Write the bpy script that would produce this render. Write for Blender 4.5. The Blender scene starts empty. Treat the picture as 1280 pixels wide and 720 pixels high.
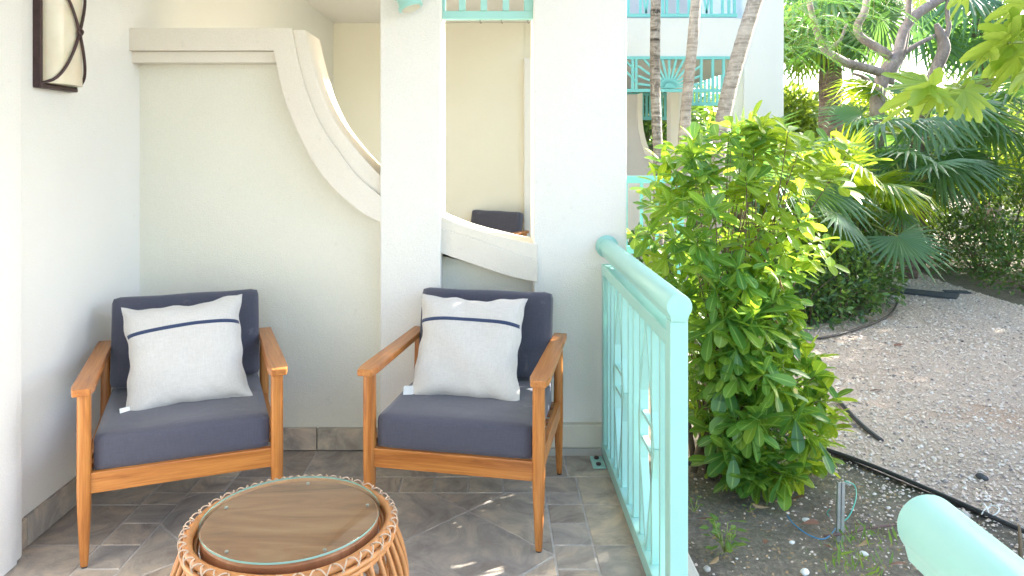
import bpy, bmesh, math, random
import numpy as np
from mathutils import Vector, Matrix
R = math.radians
PI = math.pi
scene = bpy.context.scene
C = scene.collection
random.seed(7); rng = np.random.default_rng(7)

# ------------------------------------------------------------------ camera, sky, sun, exposure
H = 1.40
cam_d = bpy.data.cameras.new('camera'); cam = bpy.data.objects.new('camera', cam_d); C.objects.link(cam)
cam.location = (0, 0, H); cam.rotation_euler = (R(90), 0, 0)
cam_d.sensor_width = 36; cam_d.lens = 36 * 924 / 1280
cam_d.shift_x = 24 / 1280; cam_d.shift_y = -171 / 1280
cam_d.clip_start = 0.05; cam_d.clip_end = 500
scene.camera = cam
SUN_AZ, SUN_EL = 62, 30          # degrees right of +Y, elevation
world = bpy.data.worlds.new('World'); scene.world = world; world.use_nodes = True
wn = world.node_tree; bg = wn.nodes['Background']
sky = wn.nodes.new('ShaderNodeTexSky'); sky.sky_type = 'NISHITA'; sky.sun_disc = False
sky.sun_elevation = R(SUN_EL); sky.sun_rotation = R(SUN_AZ)
sky.air_density = 1.0; sky.dust_density = 2.2; sky.ozone_density = 0.8
wn.links.new(sky.outputs[0], bg.inputs[0]); bg.inputs[1].default_value = 0.15
sd = bpy.data.lights.new('sun', 'SUN'); sd.energy = 4.6; sd.angle = R(0.5); sd.color = (1.0, 0.94, 0.84)
so = bpy.data.objects.new('sun', sd); C.objects.link(so)
dv = Vector((math.sin(R(SUN_AZ)) * math.cos(R(SUN_EL)), math.cos(R(SUN_AZ)) * math.cos(R(SUN_EL)), math.sin(R(SUN_EL))))
so.rotation_euler = dv.to_track_quat('Z', 'Y').to_euler(); so.location = (20, 20, 20)
scene.render.engine = 'CYCLES'
scene.view_settings.view_transform = 'Standard'; scene.view_settings.look = 'None'
scene.view_settings.exposure = 2.58; scene.view_settings.gamma = 1
scene.cycles.max_bounces = 10; scene.cycles.diffuse_bounces = 5; scene.cycles.transparent_max_bounces = 16
ZG = -0.12                        # garden ground level

def P(u, v, Y):                   # point at depth Y seen at pixel u, v of the photograph
    return Vector(((u - 616) / 924 * Y, Y, H + (189 - v) / 924 * Y))

# ------------------------------------------------------------------ materials
def newmat(name):
    m = bpy.data.materials.new(name); m.use_nodes = True
    nt = m.node_tree; b = nt.nodes['Principled BSDF']
    return m, nt, b
def N(nt, t, **kw):
    n = nt.nodes.new(t)
    for k, v in kw.items():
        if k in n.inputs: n.inputs[k].default_value = v
        else: setattr(n, k, v)
    return n
def L(nt, a, b): nt.links.new(a, b)
def coords(nt, scale=(1, 1, 1), rnd=True):
    tc = N(nt, 'ShaderNodeTexCoord'); mp = N(nt, 'ShaderNodeMapping'); mp.inputs['Scale'].default_value = scale
    L(nt, tc.outputs['Object'], mp.inputs['Vector'])
    if rnd:
        oi = N(nt, 'ShaderNodeObjectInfo'); ml = N(nt, 'ShaderNodeMath', operation='MULTIPLY'); ml.inputs[1].default_value = 37.0
        L(nt, oi.outputs['Random'], ml.inputs[0]); L(nt, ml.outputs[0], mp.inputs['Location'])
    return mp.outputs[0]
def noise(nt, vec, scale, detail=4, rough=0.55, dist=0):
    n = N(nt, 'ShaderNodeTexNoise'); n.inputs['Scale'].default_value = scale; n.inputs['Detail'].default_value = detail
    n.inputs['Roughness'].default_value = rough; n.inputs['Distortion'].default_value = dist
    L(nt, vec, n.inputs['Vector']); return n.outputs['Fac']
def ramp(nt, fac, stops):
    r = N(nt, 'ShaderNodeValToRGB'); e = r.color_ramp.elements
    while len(e) < len(stops): e.new(0.5)
    for i, (p, c) in enumerate(stops): e[i].position = p; e[i].color = (*c, 1)
    L(nt, fac, r.inputs[0]); return r.outputs[0]
def bump(nt, b, h, strength, dist=0.01, prev=None):
    n = N(nt, 'ShaderNodeBump'); n.inputs['Strength'].default_value = strength; n.inputs['Distance'].default_value = dist
    L(nt, h, n.inputs['Height'])
    if prev: L(nt, prev, n.inputs['Normal'])
    L(nt, n.outputs[0], b.inputs['Normal']); return n.outputs[0]
def mixc(nt, fac, a, c, mode='MIX'):
    n = N(nt, 'ShaderNodeMix', data_type='RGBA', blend_type=mode)
    if isinstance(fac, float): n.inputs[0].default_value = fac
    else: L(nt, fac, n.inputs[0])
    for i, x in ((6, a), (7, c)):
        if isinstance(x, tuple): n.inputs[i].default_value = (*x, 1)
        else: L(nt, x, n.inputs[i])
    return n.outputs[2]

def stucco(name, c1, c2, stain=(0.5, 0.47, 0.40), amount=0.35):
    m, nt, b = newmat(name); v = coords(nt, rnd=False)
    big = noise(nt, v, 1.3, 5, 0.6); base = ramp(nt, big, [(0.3, c1), (0.7, c2)])
    spots = ramp(nt, noise(nt, v, 16, 6, 0.7), [(0.63, (0, 0, 0)), (0.80, (amount, amount, amount))])
    col = mixc(nt, spots, base, stain)
    fine = noise(nt, v, 260, 3, 0.6); g = ramp(nt, fine, [(0.25, (0.90, 0.90, 0.90)), (0.6, (1.0, 1.0, 1.0))])
    L(nt, mixc(nt, 1.0, col, g, 'MULTIPLY'), b.inputs['Base Color'])
    b.inputs['Roughness'].default_value = 0.92
    p = bump(nt, b, noise(nt, v, 170, 4, 0.6), 0.42, 0.006)
    bump(nt, b, noise(nt, v, 9, 3, 0.5), 0.10, 0.03, p)
    return m
M = {}
M['wall_white'] = stucco('stucco white', (0.775, 0.77, 0.745), (0.80, 0.795, 0.77))
M['wall_col'] = stucco('stucco column cream', (0.775, 0.755, 0.70), (0.80, 0.785, 0.73))
M['wall_cream'] = stucco('stucco cream', (0.77, 0.75, 0.635), (0.80, 0.78, 0.68))
M['trim'] = stucco('stucco trim', (0.74, 0.68, 0.58), (0.78, 0.73, 0.64), amount=0.45)
M['plinth'] = stucco('stucco plinth', (0.62, 0.58, 0.48), (0.68, 0.64, 0.54), amount=0.6)
M['ceiling'] = stucco('ceiling paint', (0.72, 0.71, 0.69), (0.75, 0.74, 0.72), amount=0.1)

def paint(name, col, rough=0.33):
    m, nt, b = newmat(name); v = coords(nt, rnd=False)
    n1 = noise(nt, v, 7, 5, 0.6)
    dark = tuple(x * 0.98 for x in col)
    c = ramp(nt, n1, [(0.3, dark), (0.7, col)])
    sc = ramp(nt, noise(nt, v, 90, 2, 0.5), [(0.76, (0, 0, 0)), (0.80, (0.08, 0.08, 0.08))])
    L(nt, mixc(nt, sc, c, (0.66, 0.72, 0.68)), b.inputs['Base Color'])
    r = ramp(nt, noise(nt, v, 14, 4, 0.6), [(0.3, (rough * 0.9,) * 3), (0.7, (rough * 1.15,) * 3)])
    L(nt, r, b.inputs['Roughness']); bump(nt, b, noise(nt, v, 60, 3), 0.02, 0.002)
    return m
M['aqua'] = paint('aqua paint', (0.34, 0.64, 0.58))
M['aqua_far'] = paint('aqua paint weathered', (0.20, 0.58, 0.56), 0.4)

def wood(name, axis):
    m, nt, b = newmat(name); s = [9, 9, 9]; s[axis] = 0.7
    v = coords(nt, tuple(s))
    n1 = noise(nt, v, 3.2, 6, 0.62, 0.8)
    c = ramp(nt, n1, [(0.28, (0.24, 0.075, 0.016)), (0.45, (0.42, 0.155, 0.034)), (0.62, (0.52, 0.215, 0.052)), (0.8, (0.34, 0.115, 0.024))])
    s2 = [120, 120, 120]; s2[axis] = 3
    f = noise(nt, coords(nt, tuple(s2)), 1.5, 3)
    c2 = mixc(nt, 1.0, c, ramp(nt, f, [(0.35, (0.80, 0.76, 0.72)), (0.55, (1, 1, 1))]), 'MULTIPLY')
    kn = ramp(nt, noise(nt, coords(nt), 9, 2), [(0.76, (0, 0, 0)), (0.82, (0.7, 0.7, 0.7))])
    L(nt, mixc(nt, kn, c2, (0.13, 0.05, 0.02)), b.inputs['Base Color'])
    b.inputs['Roughness'].default_value = 0.36; b.inputs['Coat Weight'].default_value = 0.15
    bump(nt, b, f, 0.12, 0.002); return m
for i, a in enumerate('xyz'): M['wood_' + a] = wood('varnished acacia ' + a, i)

def fabric(name, c1, c2, scale, lint=0.0, rough=0.9, wrinkle=0.25):
    m, nt, b = newmat(name); v = coords(nt)
    w1 = noise(nt, coords(nt, (1, 14, 14)), scale, 2); w2 = noise(nt, coords(nt, (14, 1, 14)), scale, 2); w3 = noise(nt, coords(nt, (14, 14, 1)), scale, 2)
    a = N(nt, 'ShaderNodeMath', operation='ADD'); L(nt, w1, a.inputs[0]); L(nt, w2, a.inputs[1])
    a2 = N(nt, 'ShaderNodeMath', operation='ADD'); L(nt, a.outputs[0], a2.inputs[0]); L(nt, w3, a2.inputs[1])
    a3 = N(nt, 'ShaderNodeMath', operation='MULTIPLY'); L(nt, a2.outputs[0], a3.inputs[0]); a3.inputs[1].default_value = 0.3333
    c = ramp(nt, a3.outputs[0], [(0.38, c1), (0.62, c2)])
    if lint:
        d = ramp(nt, noise(nt, v, 6, 8, 0.72, 0.4), [(0.60, (0, 0, 0)), (0.78, (lint,) * 3)])
        c = mixc(nt, d, c, (0.45, 0.44, 0.45))
    L(nt, c, b.inputs['Base Color']); b.inputs['Roughness'].default_value = rough
    b.inputs['Sheen Weight'].default_value = 0.25
    p = bump(nt, b, a3.outputs[0], 0.25, 0.001); bump(nt, b, noise(nt, v, 7, 3, 0.5, 0.6), wrinkle, 0.012, p); return m
M['navy'] = fabric('slate blue canvas', (0.050, 0.052, 0.076), (0.070, 0.072, 0.102), 30, 0.30)
M['linen'] = fabric('natural linen', (0.49, 0.475, 0.45), (0.59, 0.575, 0.55), 26, 0, wrinkle=0.35)
M['band'] = fabric('navy ribbon', (0.02, 0.035, 0.085), (0.03, 0.05, 0.12), 30)

def simple(name, col, rough=0.5, metal=0, bumpy=0, bs=40):
    m, nt, b = newmat(name); v = coords(nt)
    n1 = noise(nt, v, bs * 0.4, 5, 0.6)
    L(nt, ramp(nt, n1, [(0.3, tuple(x * 0.78 for x in col)), (0.7, tuple(min(1, x * 1.12) for x in col))]), b.inputs['Base Color'])
    b.inputs['Roughness'].default_value = rough; b.inputs['Metallic'].default_value = metal
    if bumpy: bump(nt, b, noise(nt, v, bs), bumpy, 0.004)
    return m
M['iron'] = simple('bronze iron', (0.075, 0.045, 0.045), 0.5, 0.4, 0.5, 90)
M['steel'] = simple('galvanised steel', (0.48, 0.50, 0.50), 0.42, 0.7, 0.2)
M['black_rubber'] = simple('black polythene', (0.022, 0.024, 0.03), 0.45, 0, 0.2)
M['white_plastic'] = simple('white plastic', (0.75, 0.75, 0.72), 0.45)
M['blue_wire'] = simple('blue wire', (0.03, 0.22, 0.42), 0.4)
M['green_wire'] = simple('green wire', (0.05, 0.42, 0.33), 0.4)
M['brown_wire'] = simple('brown root', (0.16, 0.10, 0.09), 0.8)
M['mat'] = simple('dark slate', (0.055, 0.065, 0.075), 0.8, 0, 0.4)
M['dry_leaf'] = simple('dry leaf', (0.17, 0.08, 0.05), 0.7, 0, 0.3)
M['tan_leaf'] = simple('tan dry leaf', (0.33, 0.22, 0.11), 0.7, 0, 0.3)
M['rattan'] = simple('rattan cane', (0.46, 0.205, 0.07), 0.4, 0, 0.25, 60)
M['lace'] = simple('pale binding cane', (0.50, 0.38, 0.28), 0.55)
M['concrete'] = stucco('concrete edge', (0.42, 0.40, 0.36), (0.50, 0.48, 0.43), (0.25, 0.23, 0.2), 0.7)
M['curtain'] = stucco('pale interior', (0.60, 0.56, 0.52), (0.66, 0.62, 0.58), amount=0.1)
M['pinkwall'] = stucco('rose panel', (0.45, 0.33, 0.30), (0.52, 0.40, 0.36), amount=0.1)

m, nt, b = newmat('sconce glass'); v = coords(nt)
L(nt, ramp(nt, noise(nt, v, 6, 4), [(0.3, (0.62, 0.54, 0.38)), (0.7, (0.74, 0.68, 0.55))]), b.inputs['Base Color'])
b.inputs['Roughness'].default_value = 0.25; b.inputs['Subsurface Weight'].default_value = 0.3; b.inputs['Subsurface Scale'].default_value = 0.02
M['sconce_glass'] = m

m = bpy.data.materials.new('table glass'); m.use_nodes = True; nt = m.node_tree; nt.nodes.clear()
o_ = N(nt, 'ShaderNodeOutputMaterial'); mx = N(nt, 'ShaderNodeMixShader'); tr = N(nt, 'ShaderNodeBsdfTransparent'); gl = N(nt, 'ShaderNodeBsdfGlossy')
fr = N(nt, 'ShaderNodeFresnel'); fr.inputs[0].default_value = 1.75; tr.inputs[0].default_value = (0.93, 0.97, 0.95, 1); gl.inputs['Roughness'].default_value = 0.03
gm = N(nt, 'ShaderNodeNewGeometry'); ff = N(nt, 'ShaderNodeMath', operation='SUBTRACT'); ff.inputs[0].default_value = 1; L(nt, gm.outputs['Backfacing'], ff.inputs[1])
fm = N(nt, 'ShaderNodeMath', operation='MULTIPLY'); L(nt, fr.outputs[0], fm.inputs[0]); L(nt, ff.outputs[0], fm.inputs[1]); L(nt, fm.outputs[0], mx.inputs[0]); L(nt, tr.outputs[0], mx.inputs[1]); L(nt, gl.outputs[0], mx.inputs[2]); L(nt, mx.outputs[0], o_.inputs[0])
M['glass'] = m
m, nt, b = newmat('glass rim'); b.inputs['Base Color'].default_value = (0.22, 0.40, 0.36, 1); b.inputs['Roughness'].default_value = 0.1
M['glass_rim'] = m

def slate():
    m, nt, b = newmat('slate tile'); v = coords(nt)
    oi = N(nt, 'ShaderNodeObjectInfo')
    base = ramp(nt, oi.outputs['Random'], [(0.0, (0.32, 0.275, 0.235)), (0.35, (0.44, 0.375, 0.31)), (0.7, (0.36, 0.33, 0.30)), (1.0, (0.48, 0.41, 0.32))])
    veins = noise(nt, v, 5.5, 8, 0.68, 1.4)
    c = mixc(nt, 1.0, base, ramp(nt, veins, [(0.30, (0.62, 0.60, 0.60)), (0.48, (0.95, 0.95, 0.95)), (0.66, (1.40, 1.32, 1.20))]), 'MULTIPLY')
    rust = ramp(nt, noise(nt, v, 3.1, 4, 0.6), [(0.58, (0, 0, 0)), (0.72, (0.45,) * 3)])
    c = mixc(nt, rust, c, (0.33, 0.24, 0.15))
    sc = ramp(nt, noise(nt, v, 70, 3, 0.7), [(0.70, (0, 0, 0)), (0.78, (0.55,) * 3)])
    c = mixc(nt, sc, c, (0.33, 0.31, 0.28))
    L(nt, c, b.inputs['Base Color'])
    L(nt, ramp(nt, veins, [(0.3, (0.55,) * 3), (0.7, (0.34,) * 3)]), b.inputs['Roughness'])
    p = bump(nt, b, veins, 0.5, 0.012); bump(nt, b, noise(nt, v, 90, 4), 0.15, 0.003, p)
    return m
M['slate'] = slate()
M['grout'] = simple('grout', (0.50, 0.47, 0.44), 0.95, 0, 0.3, 120)

def leafmat(name, stops, trans=(0.30, 0.55, 0.03), tw=0.45, rough=0.32):
    m, nt, b = newmat(name); out = nt.nodes['Material Output']
    at = N(nt, 'ShaderNodeAttribute'); at.attribute_name = 'rnd'; oi = N(nt, 'ShaderNodeObjectInfo')
    a = N(nt, 'ShaderNodeMath', operation='ADD'); L(nt, at.outputs['Fac'], a.inputs[0]); L(nt, oi.outputs['Random'], a.inputs[1])
    f = N(nt, 'ShaderNodeMath', operation='FRACT'); L(nt, a.outputs[0], f.inputs[0])
    c = ramp(nt, f.outputs[0], stops)
    ra = N(nt, 'ShaderNodeAttribute'); ra.attribute_name = 'rib'
    c = mixc(nt, ramp(nt, ra.outputs['Fac'], [(0.84, (0, 0, 0)), (0.94, (0.55,) * 3)]), c, tuple(min(1, x * 1.6 + .12) for x in stops[-1][1]))
    L(nt, c, b.inputs['Base Color']); b.inputs['Roughness'].default_value = rough
    t = N(nt, 'ShaderNodeBsdfTranslucent')
    L(nt, mixc(nt, 0.7, c, trans), t.inputs[0])
    ms = N(nt, 'ShaderNodeMixShader'); ms.inputs[0].default_value = tw
    L(nt, b.outputs[0], ms.inputs[1]); L(nt, t.outputs[0], ms.inputs[2]); L(nt, ms.outputs[0], out.inputs[0])
    return m
M['leaf_bush'] = leafmat('bush leaf', [(0, (0.06, 0.19, 0.045)), (0.45, (0.12, 0.29, 0.055)), (0.8, (0.19, 0.36, 0.055)), (1, (0.28, 0.40, 0.045))], (0.42, 0.62, 0.03), 0.42, 0.28)
M['leaf_sun_tint'] = leafmat('young bush leaf', [(0, (0.14, 0.30, 0.03)), (0.5, (0.22, 0.36, 0.035)), (1, (0.30, 0.40, 0.05))], (0.60, 0.75, 0.05), 0.5, 0.35)  # yellower copy of the bush leaf, with sunlight painted into its colour
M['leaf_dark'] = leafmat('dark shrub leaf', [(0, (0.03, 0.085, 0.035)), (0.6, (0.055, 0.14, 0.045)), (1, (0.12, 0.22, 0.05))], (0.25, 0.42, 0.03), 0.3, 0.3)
M['leaf_far'] = leafmat('far tree leaf', [(0, (0.05, 0.13, 0.025)), (0.6, (0.10, 0.20, 0.03)), (1, (0.19, 0.27, 0.04))], (0.50, 0.62, 0.06), 0.5, 0.5)
M['leaf_fern'] = leafmat('feathery leaf', [(0, (0.025, 0.10, 0.02)), (1, (0.06, 0.18, 0.03))], (0.20, 0.42, 0.05), 0.35, 0.4)
M['leaf_lobed'] = leafmat('lobed leaf', [(0, (0.20, 0.34, 0.04)), (1, (0.30, 0.40, 0.06))], (0.62, 0.74, 0.10), 0.5, 0.4)
M['fan_blue'] = leafmat('blue green fan', [(0, (0.065, 0.15, 0.085)), (1, (0.12, 0.235, 0.115))], (0.25, 0.50, 0.05), 0.38, 0.35)
M['fan_green'] = leafmat('green fan', [(0, (0.08, 0.20, 0.03)), (1, (0.18, 0.31, 0.035))], (0.50, 0.60, 0.02), 0.45, 0.35)
M['grassy'] = leafmat('weed', [(0, (0.06, 0.16, 0.03)), (1, (0.14, 0.24, 0.05))], (0.4, 0.6, 0.05), 0.4, 0.5)

def bark(name, c1, c2, c3, ringscale=28):
    m, nt, b = newmat(name)
    v = coords(nt, (4, 4, ringscale)); n1 = noise(nt, v, 1.0, 5, 0.65, 0.5); n2 = noise(nt, coords(nt, (30, 30, 18)), 1.0, 4, 0.7)
    c = ramp(nt, n1, [(0.32, c1), (0.5, c2), (0.7, c3)])
    c = mixc(nt, ramp(nt, n2, [(0.5, (0, 0, 0)), (0.65, (0.7,) * 3)]), c, c3)
    L(nt, c, b.inputs['Base Color']); b.inputs['Roughness'].default_value = 0.9
    bump(nt, b, n1, 0.6, 0.02); return m
M['bark_palm'] = bark('pale palm bark', (0.20, 0.17, 0.14), (0.38, 0.33, 0.28), (0.58, 0.52, 0.45), 34)
M['bark_dark'] = bark('mottled palm bark', (0.03, 0.028, 0.025), (0.20, 0.17, 0.14), (0.44, 0.41, 0.37), 26)
M['bark_fan'] = bark('brown palm bark', (0.07, 0.045, 0.035), (0.16, 0.11, 0.085), (0.26, 0.20, 0.16), 16)
M['bark_grey'] = bark('grey smooth bark', (0.16, 0.13, 0.12), (0.25, 0.20, 0.185), (0.36, 0.31, 0.28), 3)
M['twig'] = simple('twig bark', (0.16, 0.115, 0.075), 0.85, 0, 0.4)
M['green_stem'] = simple('green stem', (0.25, 0.30, 0.08), 0.6)

# ground: soil near the hose on the left, gravel path beyond it
m, nt, b = newmat('garden ground'); v = coords(nt, rnd=False)
n1 = noise(nt, v, 2.2, 8, 0.65); n2 = noise(nt, v, 45, 6, 0.75)
soil = ramp(nt, n1, [(0.3, (0.12, 0.10, 0.075)), (0.5, (0.24, 0.21, 0.165)), (0.7, (0.18, 0.185, 0.11))])
L(nt, mixc(nt, 1.0, soil, ramp(nt, n2, [(0.3, (0.55,) * 3), (0.55, (1, 1, 1)), (0.75, (1.9,) * 3)]), 'MULTIPLY'), b.inputs['Base Color'])
b.inputs['Roughness'].default_value = 0.95; p = bump(nt, b, n2, 0.9, 0.02); bump(nt, b, noise(nt, v, 12, 6), 0.5, 0.05, p); M['soil'] = m
m, nt, b = newmat('gravel bed'); v = coords(nt, rnd=False)
n1 = noise(nt, v, 1.1, 5, 0.6); n2 = noise(nt, v, 90, 6, 0.8)
sand = ramp(nt, n1, [(0.3, (0.52, 0.42, 0.345)), (0.55, (0.60, 0.50, 0.42)), (0.72, (0.55, 0.36, 0.24))])
L(nt, mixc(nt, 1.0, sand, ramp(nt, n2, [(0.3, (0.5,) * 3), (0.5, (1, 1, 1)), (0.72, (1.5,) * 3)]), 'MULTIPLY'), b.inputs['Base Color'])
b.inputs['Roughness'].default_value = 0.95; bump(nt, b, n2, 0.9, 0.02); M['gravelbed'] = m
m, nt, b = newmat('pebbles'); at = N(nt, 'ShaderNodeAttribute'); at.attribute_name = 'rnd'
L(nt, ramp(nt, at.outputs['Fac'], [(0, (0.14, 0.13, 0.14)), (0.07, (0.32, 0.28, 0.26)), (0.2, (0.56, 0.44, 0.35)), (0.6, (0.64, 0.54, 0.46)), (0.85, (0.70, 0.62, 0.55)), (1, (0.72, 0.69, 0.64))]), b.inputs['Base Color'])
b.inputs['Roughness'].default_value = 0.8; M['pebble'] = m

# ------------------------------------------------------------------ mesh and object helpers
def mesh(name, V, F, mat=None, smooth=False):
    me = bpy.data.meshes.new(name); me.from_pydata([tuple(x) for x in V], [], [tuple(f) for f in F])
    if mat: me.materials.append(M[mat] if isinstance(mat, str) else mat)
    if smooth: me.polygons.foreach_set('use_smooth', [True] * len(me.polygons))
    me.update(); return me
def obj(name, me, parent=None, loc=None, rot=None):
    o = bpy.data.objects.new(name, me); C.objects.link(o)
    if parent: o.parent = parent
    if loc is not None: o.location = loc
    if rot is not None: o.rotation_euler = rot
    return o
def thing(name, label, cat, loc=(0, 0, 0), rz=0, group=None):
    o = bpy.data.objects.new(name, None); C.objects.link(o); o.location = loc; o.rotation_euler = (0, 0, rz)
    o.empty_display_size = 0.1
    o['label'] = label; o['category'] = cat
    if group: o['group'] = group
    return o
def tag(o, label, cat, group=None):
    o['label'] = label; o['category'] = cat
    if group: o['group'] = group
    return o
def struct(o): o['kind'] = 'structure'; return o
def stuff(o, label=None, cat=None):
    o['kind'] = 'stuff'
    if label: o['label'] = label
    if cat: o['category'] = cat
    return o
class MB:
    def __init__(s): s.V = []; s.F = []
    def add(s, V, F):
        n = len(s.V); s.V += [tuple(v) for v in V]; s.F += [tuple(i + n for i in f) for f in F]; return s
    def box(s, x0, x1, y0, y1, z0, z1):
        V = [(x, y, z) for z in (z0, z1) for y in (y0, y1) for x in (x0, x1)]
        return s.add(V, [(0, 2, 3, 1), (4, 5, 7, 6), (0, 1, 5, 4), (2, 6, 7, 3), (0, 4, 6, 2), (1, 3, 7, 5)])
    def bar(s, a, b2, w, t, up=(1, 0, 0)):
        a = Vector(a); b2 = Vector(b2); d = (b2 - a).normalized(); u = Vector(up); u = (u - d * u.dot(d)).normalized(); q = d.cross(u)
        V = [p + u * (i * w / 2) + q * (j * t / 2) for p in (a, b2) for i, j in ((-1, -1), (1, -1), (1, 1), (-1, 1))]
        return s.add(V, [(3, 2, 1, 0), (4, 5, 6, 7), (0, 1, 5, 4), (1, 2, 6, 5), (2, 3, 7, 6), (3, 0, 4, 7)])
    def prism(s, pts, y0, y1):            # polygon in XZ extruded along Y
        n = len(pts); V = [(x, y0, z) for x, z in pts] + [(x, y1, z) for x, z in pts]
        F = [tuple(range(n)), tuple(range(2 * n - 1, n - 1, -1))] + [(i, i + n, (i + 1) % n + n, (i + 1) % n) for i in range(n)]
        return s.add(V, F)
    def tube(s, pts, rad, n=8, cap=True):
        pts = [Vector(p) for p in pts]; k = len(pts); rad = rad if isinstance(rad, (list, tuple)) else [rad] * k
        V = []; d0 = (pts[1] - pts[0]).normalized(); u = d0.orthogonal().normalized()
        for i, p in enumerate(pts):
            d = (pts[min(i + 1, k - 1)] - pts[max(i - 1, 0)]).normalized()
            u = (u - d * u.dot(d)).normalized(); w = d.cross(u)
            for j in range(n):
                a = 2 * PI * j / n; V.append(p + (u * math.cos(a) + w * math.sin(a)) * rad[i])
        F = [(i * n + j, i * n + (j + 1) % n, (i + 1) * n + (j + 1) % n, (i + 1) * n + j) for i in range(k - 1) for j in range(n)]
        if cap: F += [tuple(range(n - 1, -1, -1)), tuple((k - 1) * n + j for j in range(n))]
        return s.add(V, F)
    def build(s, name, mat, parent=None, smooth=False, bevel=0, seg=2, loc=None, rot=None):
        me = mesh(name, s.V, s.F, mat, smooth)
        bm = bmesh.new(); bm.from_mesh(me); bmesh.ops.recalc_face_normals(bm, faces=bm.faces)
        bm.to_mesh(me); bm.free()
        o = obj(name, me, parent, loc, rot)
        if bevel:
            md = o.modifiers.new('bevel', 'BEVEL'); md.width = bevel; md.segments = seg; md.limit_method = 'ANGLE'; md.angle_limit = R(35)
        return o
def spline(pts, k=6):
    pts = [Vector(p) for p in pts]; q = [pts[0] * 2 - pts[1]] + pts + [pts[-1] * 2 - pts[-2]]; out = []
    for i in range(1, len(q) - 2):
        for j in range(k):
            t = j / k; a, b_, c, d = q[i - 1:i + 3]
            out.append(0.5 * ((2 * b_) + (c - a) * t + (2 * a - 5 * b_ + 4 * c - d) * t * t + (3 * b_ - a - 3 * c + d) * t ** 3))
    out.append(pts[-1]); return out
def lerp_list(vals, n):
    return [float(np.interp(i / (n - 1) * (len(vals) - 1), range(len(vals)), vals)) for i in range(n)]
def copy_tree(o, parent=None):
    c = o.copy(); C.objects.link(c)
    if parent: c.parent = parent
    for ch in list(o.children): copy_tree(ch, c)
    return c

# leaf scattering: one joined mesh from a base leaf and many transforms
def leaf_shape(kind):
    if kind == 'obovate':
        prof = [(0, 0.02), (0.12, 0.05), (0.35, 0.13), (0.6, 0.195), (0.8, 0.185), (0.93, 0.11), (1.0, 0.0)]; fold = 0.05; curl = -0.10
    elif kind == 'oval':
        prof = [(0, 0.0), (0.3, 0.22), (0.65, 0.22), (1.0, 0.0)]; fold = 0.05; curl = -0.08
    elif kind == 'long':
        prof = [(0, 0.0), (0.4, 0.09), (1.0, 0.0)]; fold = 0.02; curl = -0.15
    V = []; F = []
    for t, w in prof:
        z = curl * t * t
        V += [(t, -w, z + fold * w / 0.2), (t, 0, z), (t, w, z + fold * w / 0.2)]
    for i in range(len(prof) - 1):
        a = i * 3; F += [(a, a + 3, a + 4, a + 1), (a + 1, a + 4, a + 5, a + 2)]
    return np.array(V), np.array(F)
def add_rib(me, nv):
    a = me.attributes.new('rib', 'FLOAT', 'POINT'); a.data.foreach_set('value', np.tile([0, 1, 0], nv // 3).astype(np.float32))
def frames(d, roll, up=None):
    d = d / np.linalg.norm(d, axis=1, keepdims=True); z = np.zeros_like(d); z[:, 2] = 1
    s = np.cross(z, d); s += 1e-6; s /= np.linalg.norm(s, axis=1, keepdims=True); n = np.cross(d, s)
    c = np.cos(roll)[:, None]; q = np.sin(roll)[:, None]
    return np.stack([d, s * c + n * q, -s * q + n * c], axis=2)       # columns: x along leaf, y width, z normal
def scatter(name, kind, pos, dirs, size, roll, mat, parent=None, sub=None, rnd=None):
    V0, F0 = leaf_shape(kind) if isinstance(kind, str) else kind
    n = len(pos); k = len(V0); Fr = frames(dirs, roll)
    V = np.einsum('nij,kj->nki', Fr, V0) * size[:, None, None] + pos[:, None, :]
    F = (F0[None] + (np.arange(n) * k)[:, None, None]).reshape(-1, F0.shape[1])
    me = bpy.data.meshes.new(name); nv = n * k; nf = len(F); s = F0.shape[1]
    me.vertices.add(nv); me.vertices.foreach_set('co', V.reshape(-1)); me.loops.add(nf * s); me.loops.foreach_set('vertex_index', F.reshape(-1).astype(np.int32))
    me.polygons.add(nf); me.polygons.foreach_set('loop_start', np.arange(nf, dtype=np.int32) * s); me.polygons.foreach_set('loop_total', np.full(nf, s, dtype=np.int32))
    me.polygons.foreach_set('use_smooth', np.ones(nf, dtype=bool)); me.update(calc_edges=True); me.materials.append(M[mat])
    at = me.attributes.new('rnd', 'FLOAT', 'FACE'); r = rng.random(n) if rnd is None else rnd; at.data.foreach_set('value', np.repeat(r, len(F0)).astype(np.float32))
    if isinstance(kind, str): add_rib(me, nv)
    o = obj(name, me, parent); return o
def leafdata(kind, n, mat):          # a few leaf meshes shared by leaf parts
    V0, F0 = leaf_shape(kind); out = []
    for i in range(n):
        V = V0.copy(); a = rng.uniform(-0.12, 0.12); V[:, 1] *= rng.uniform(0.85, 1.2); V[:, 2] += a * V[:, 0] ** 2; V[:, 1] += rng.uniform(-0.08, 0.08) * V[:, 0] ** 2
        me = mesh('leaf', V, F0, mat, True); add_rib(me, len(V)); out.append(me)
    return out
def rand_unit(n):
    v = rng.normal(size=(n, 3)); return v / np.linalg.norm(v, axis=1, keepdims=True)

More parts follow.
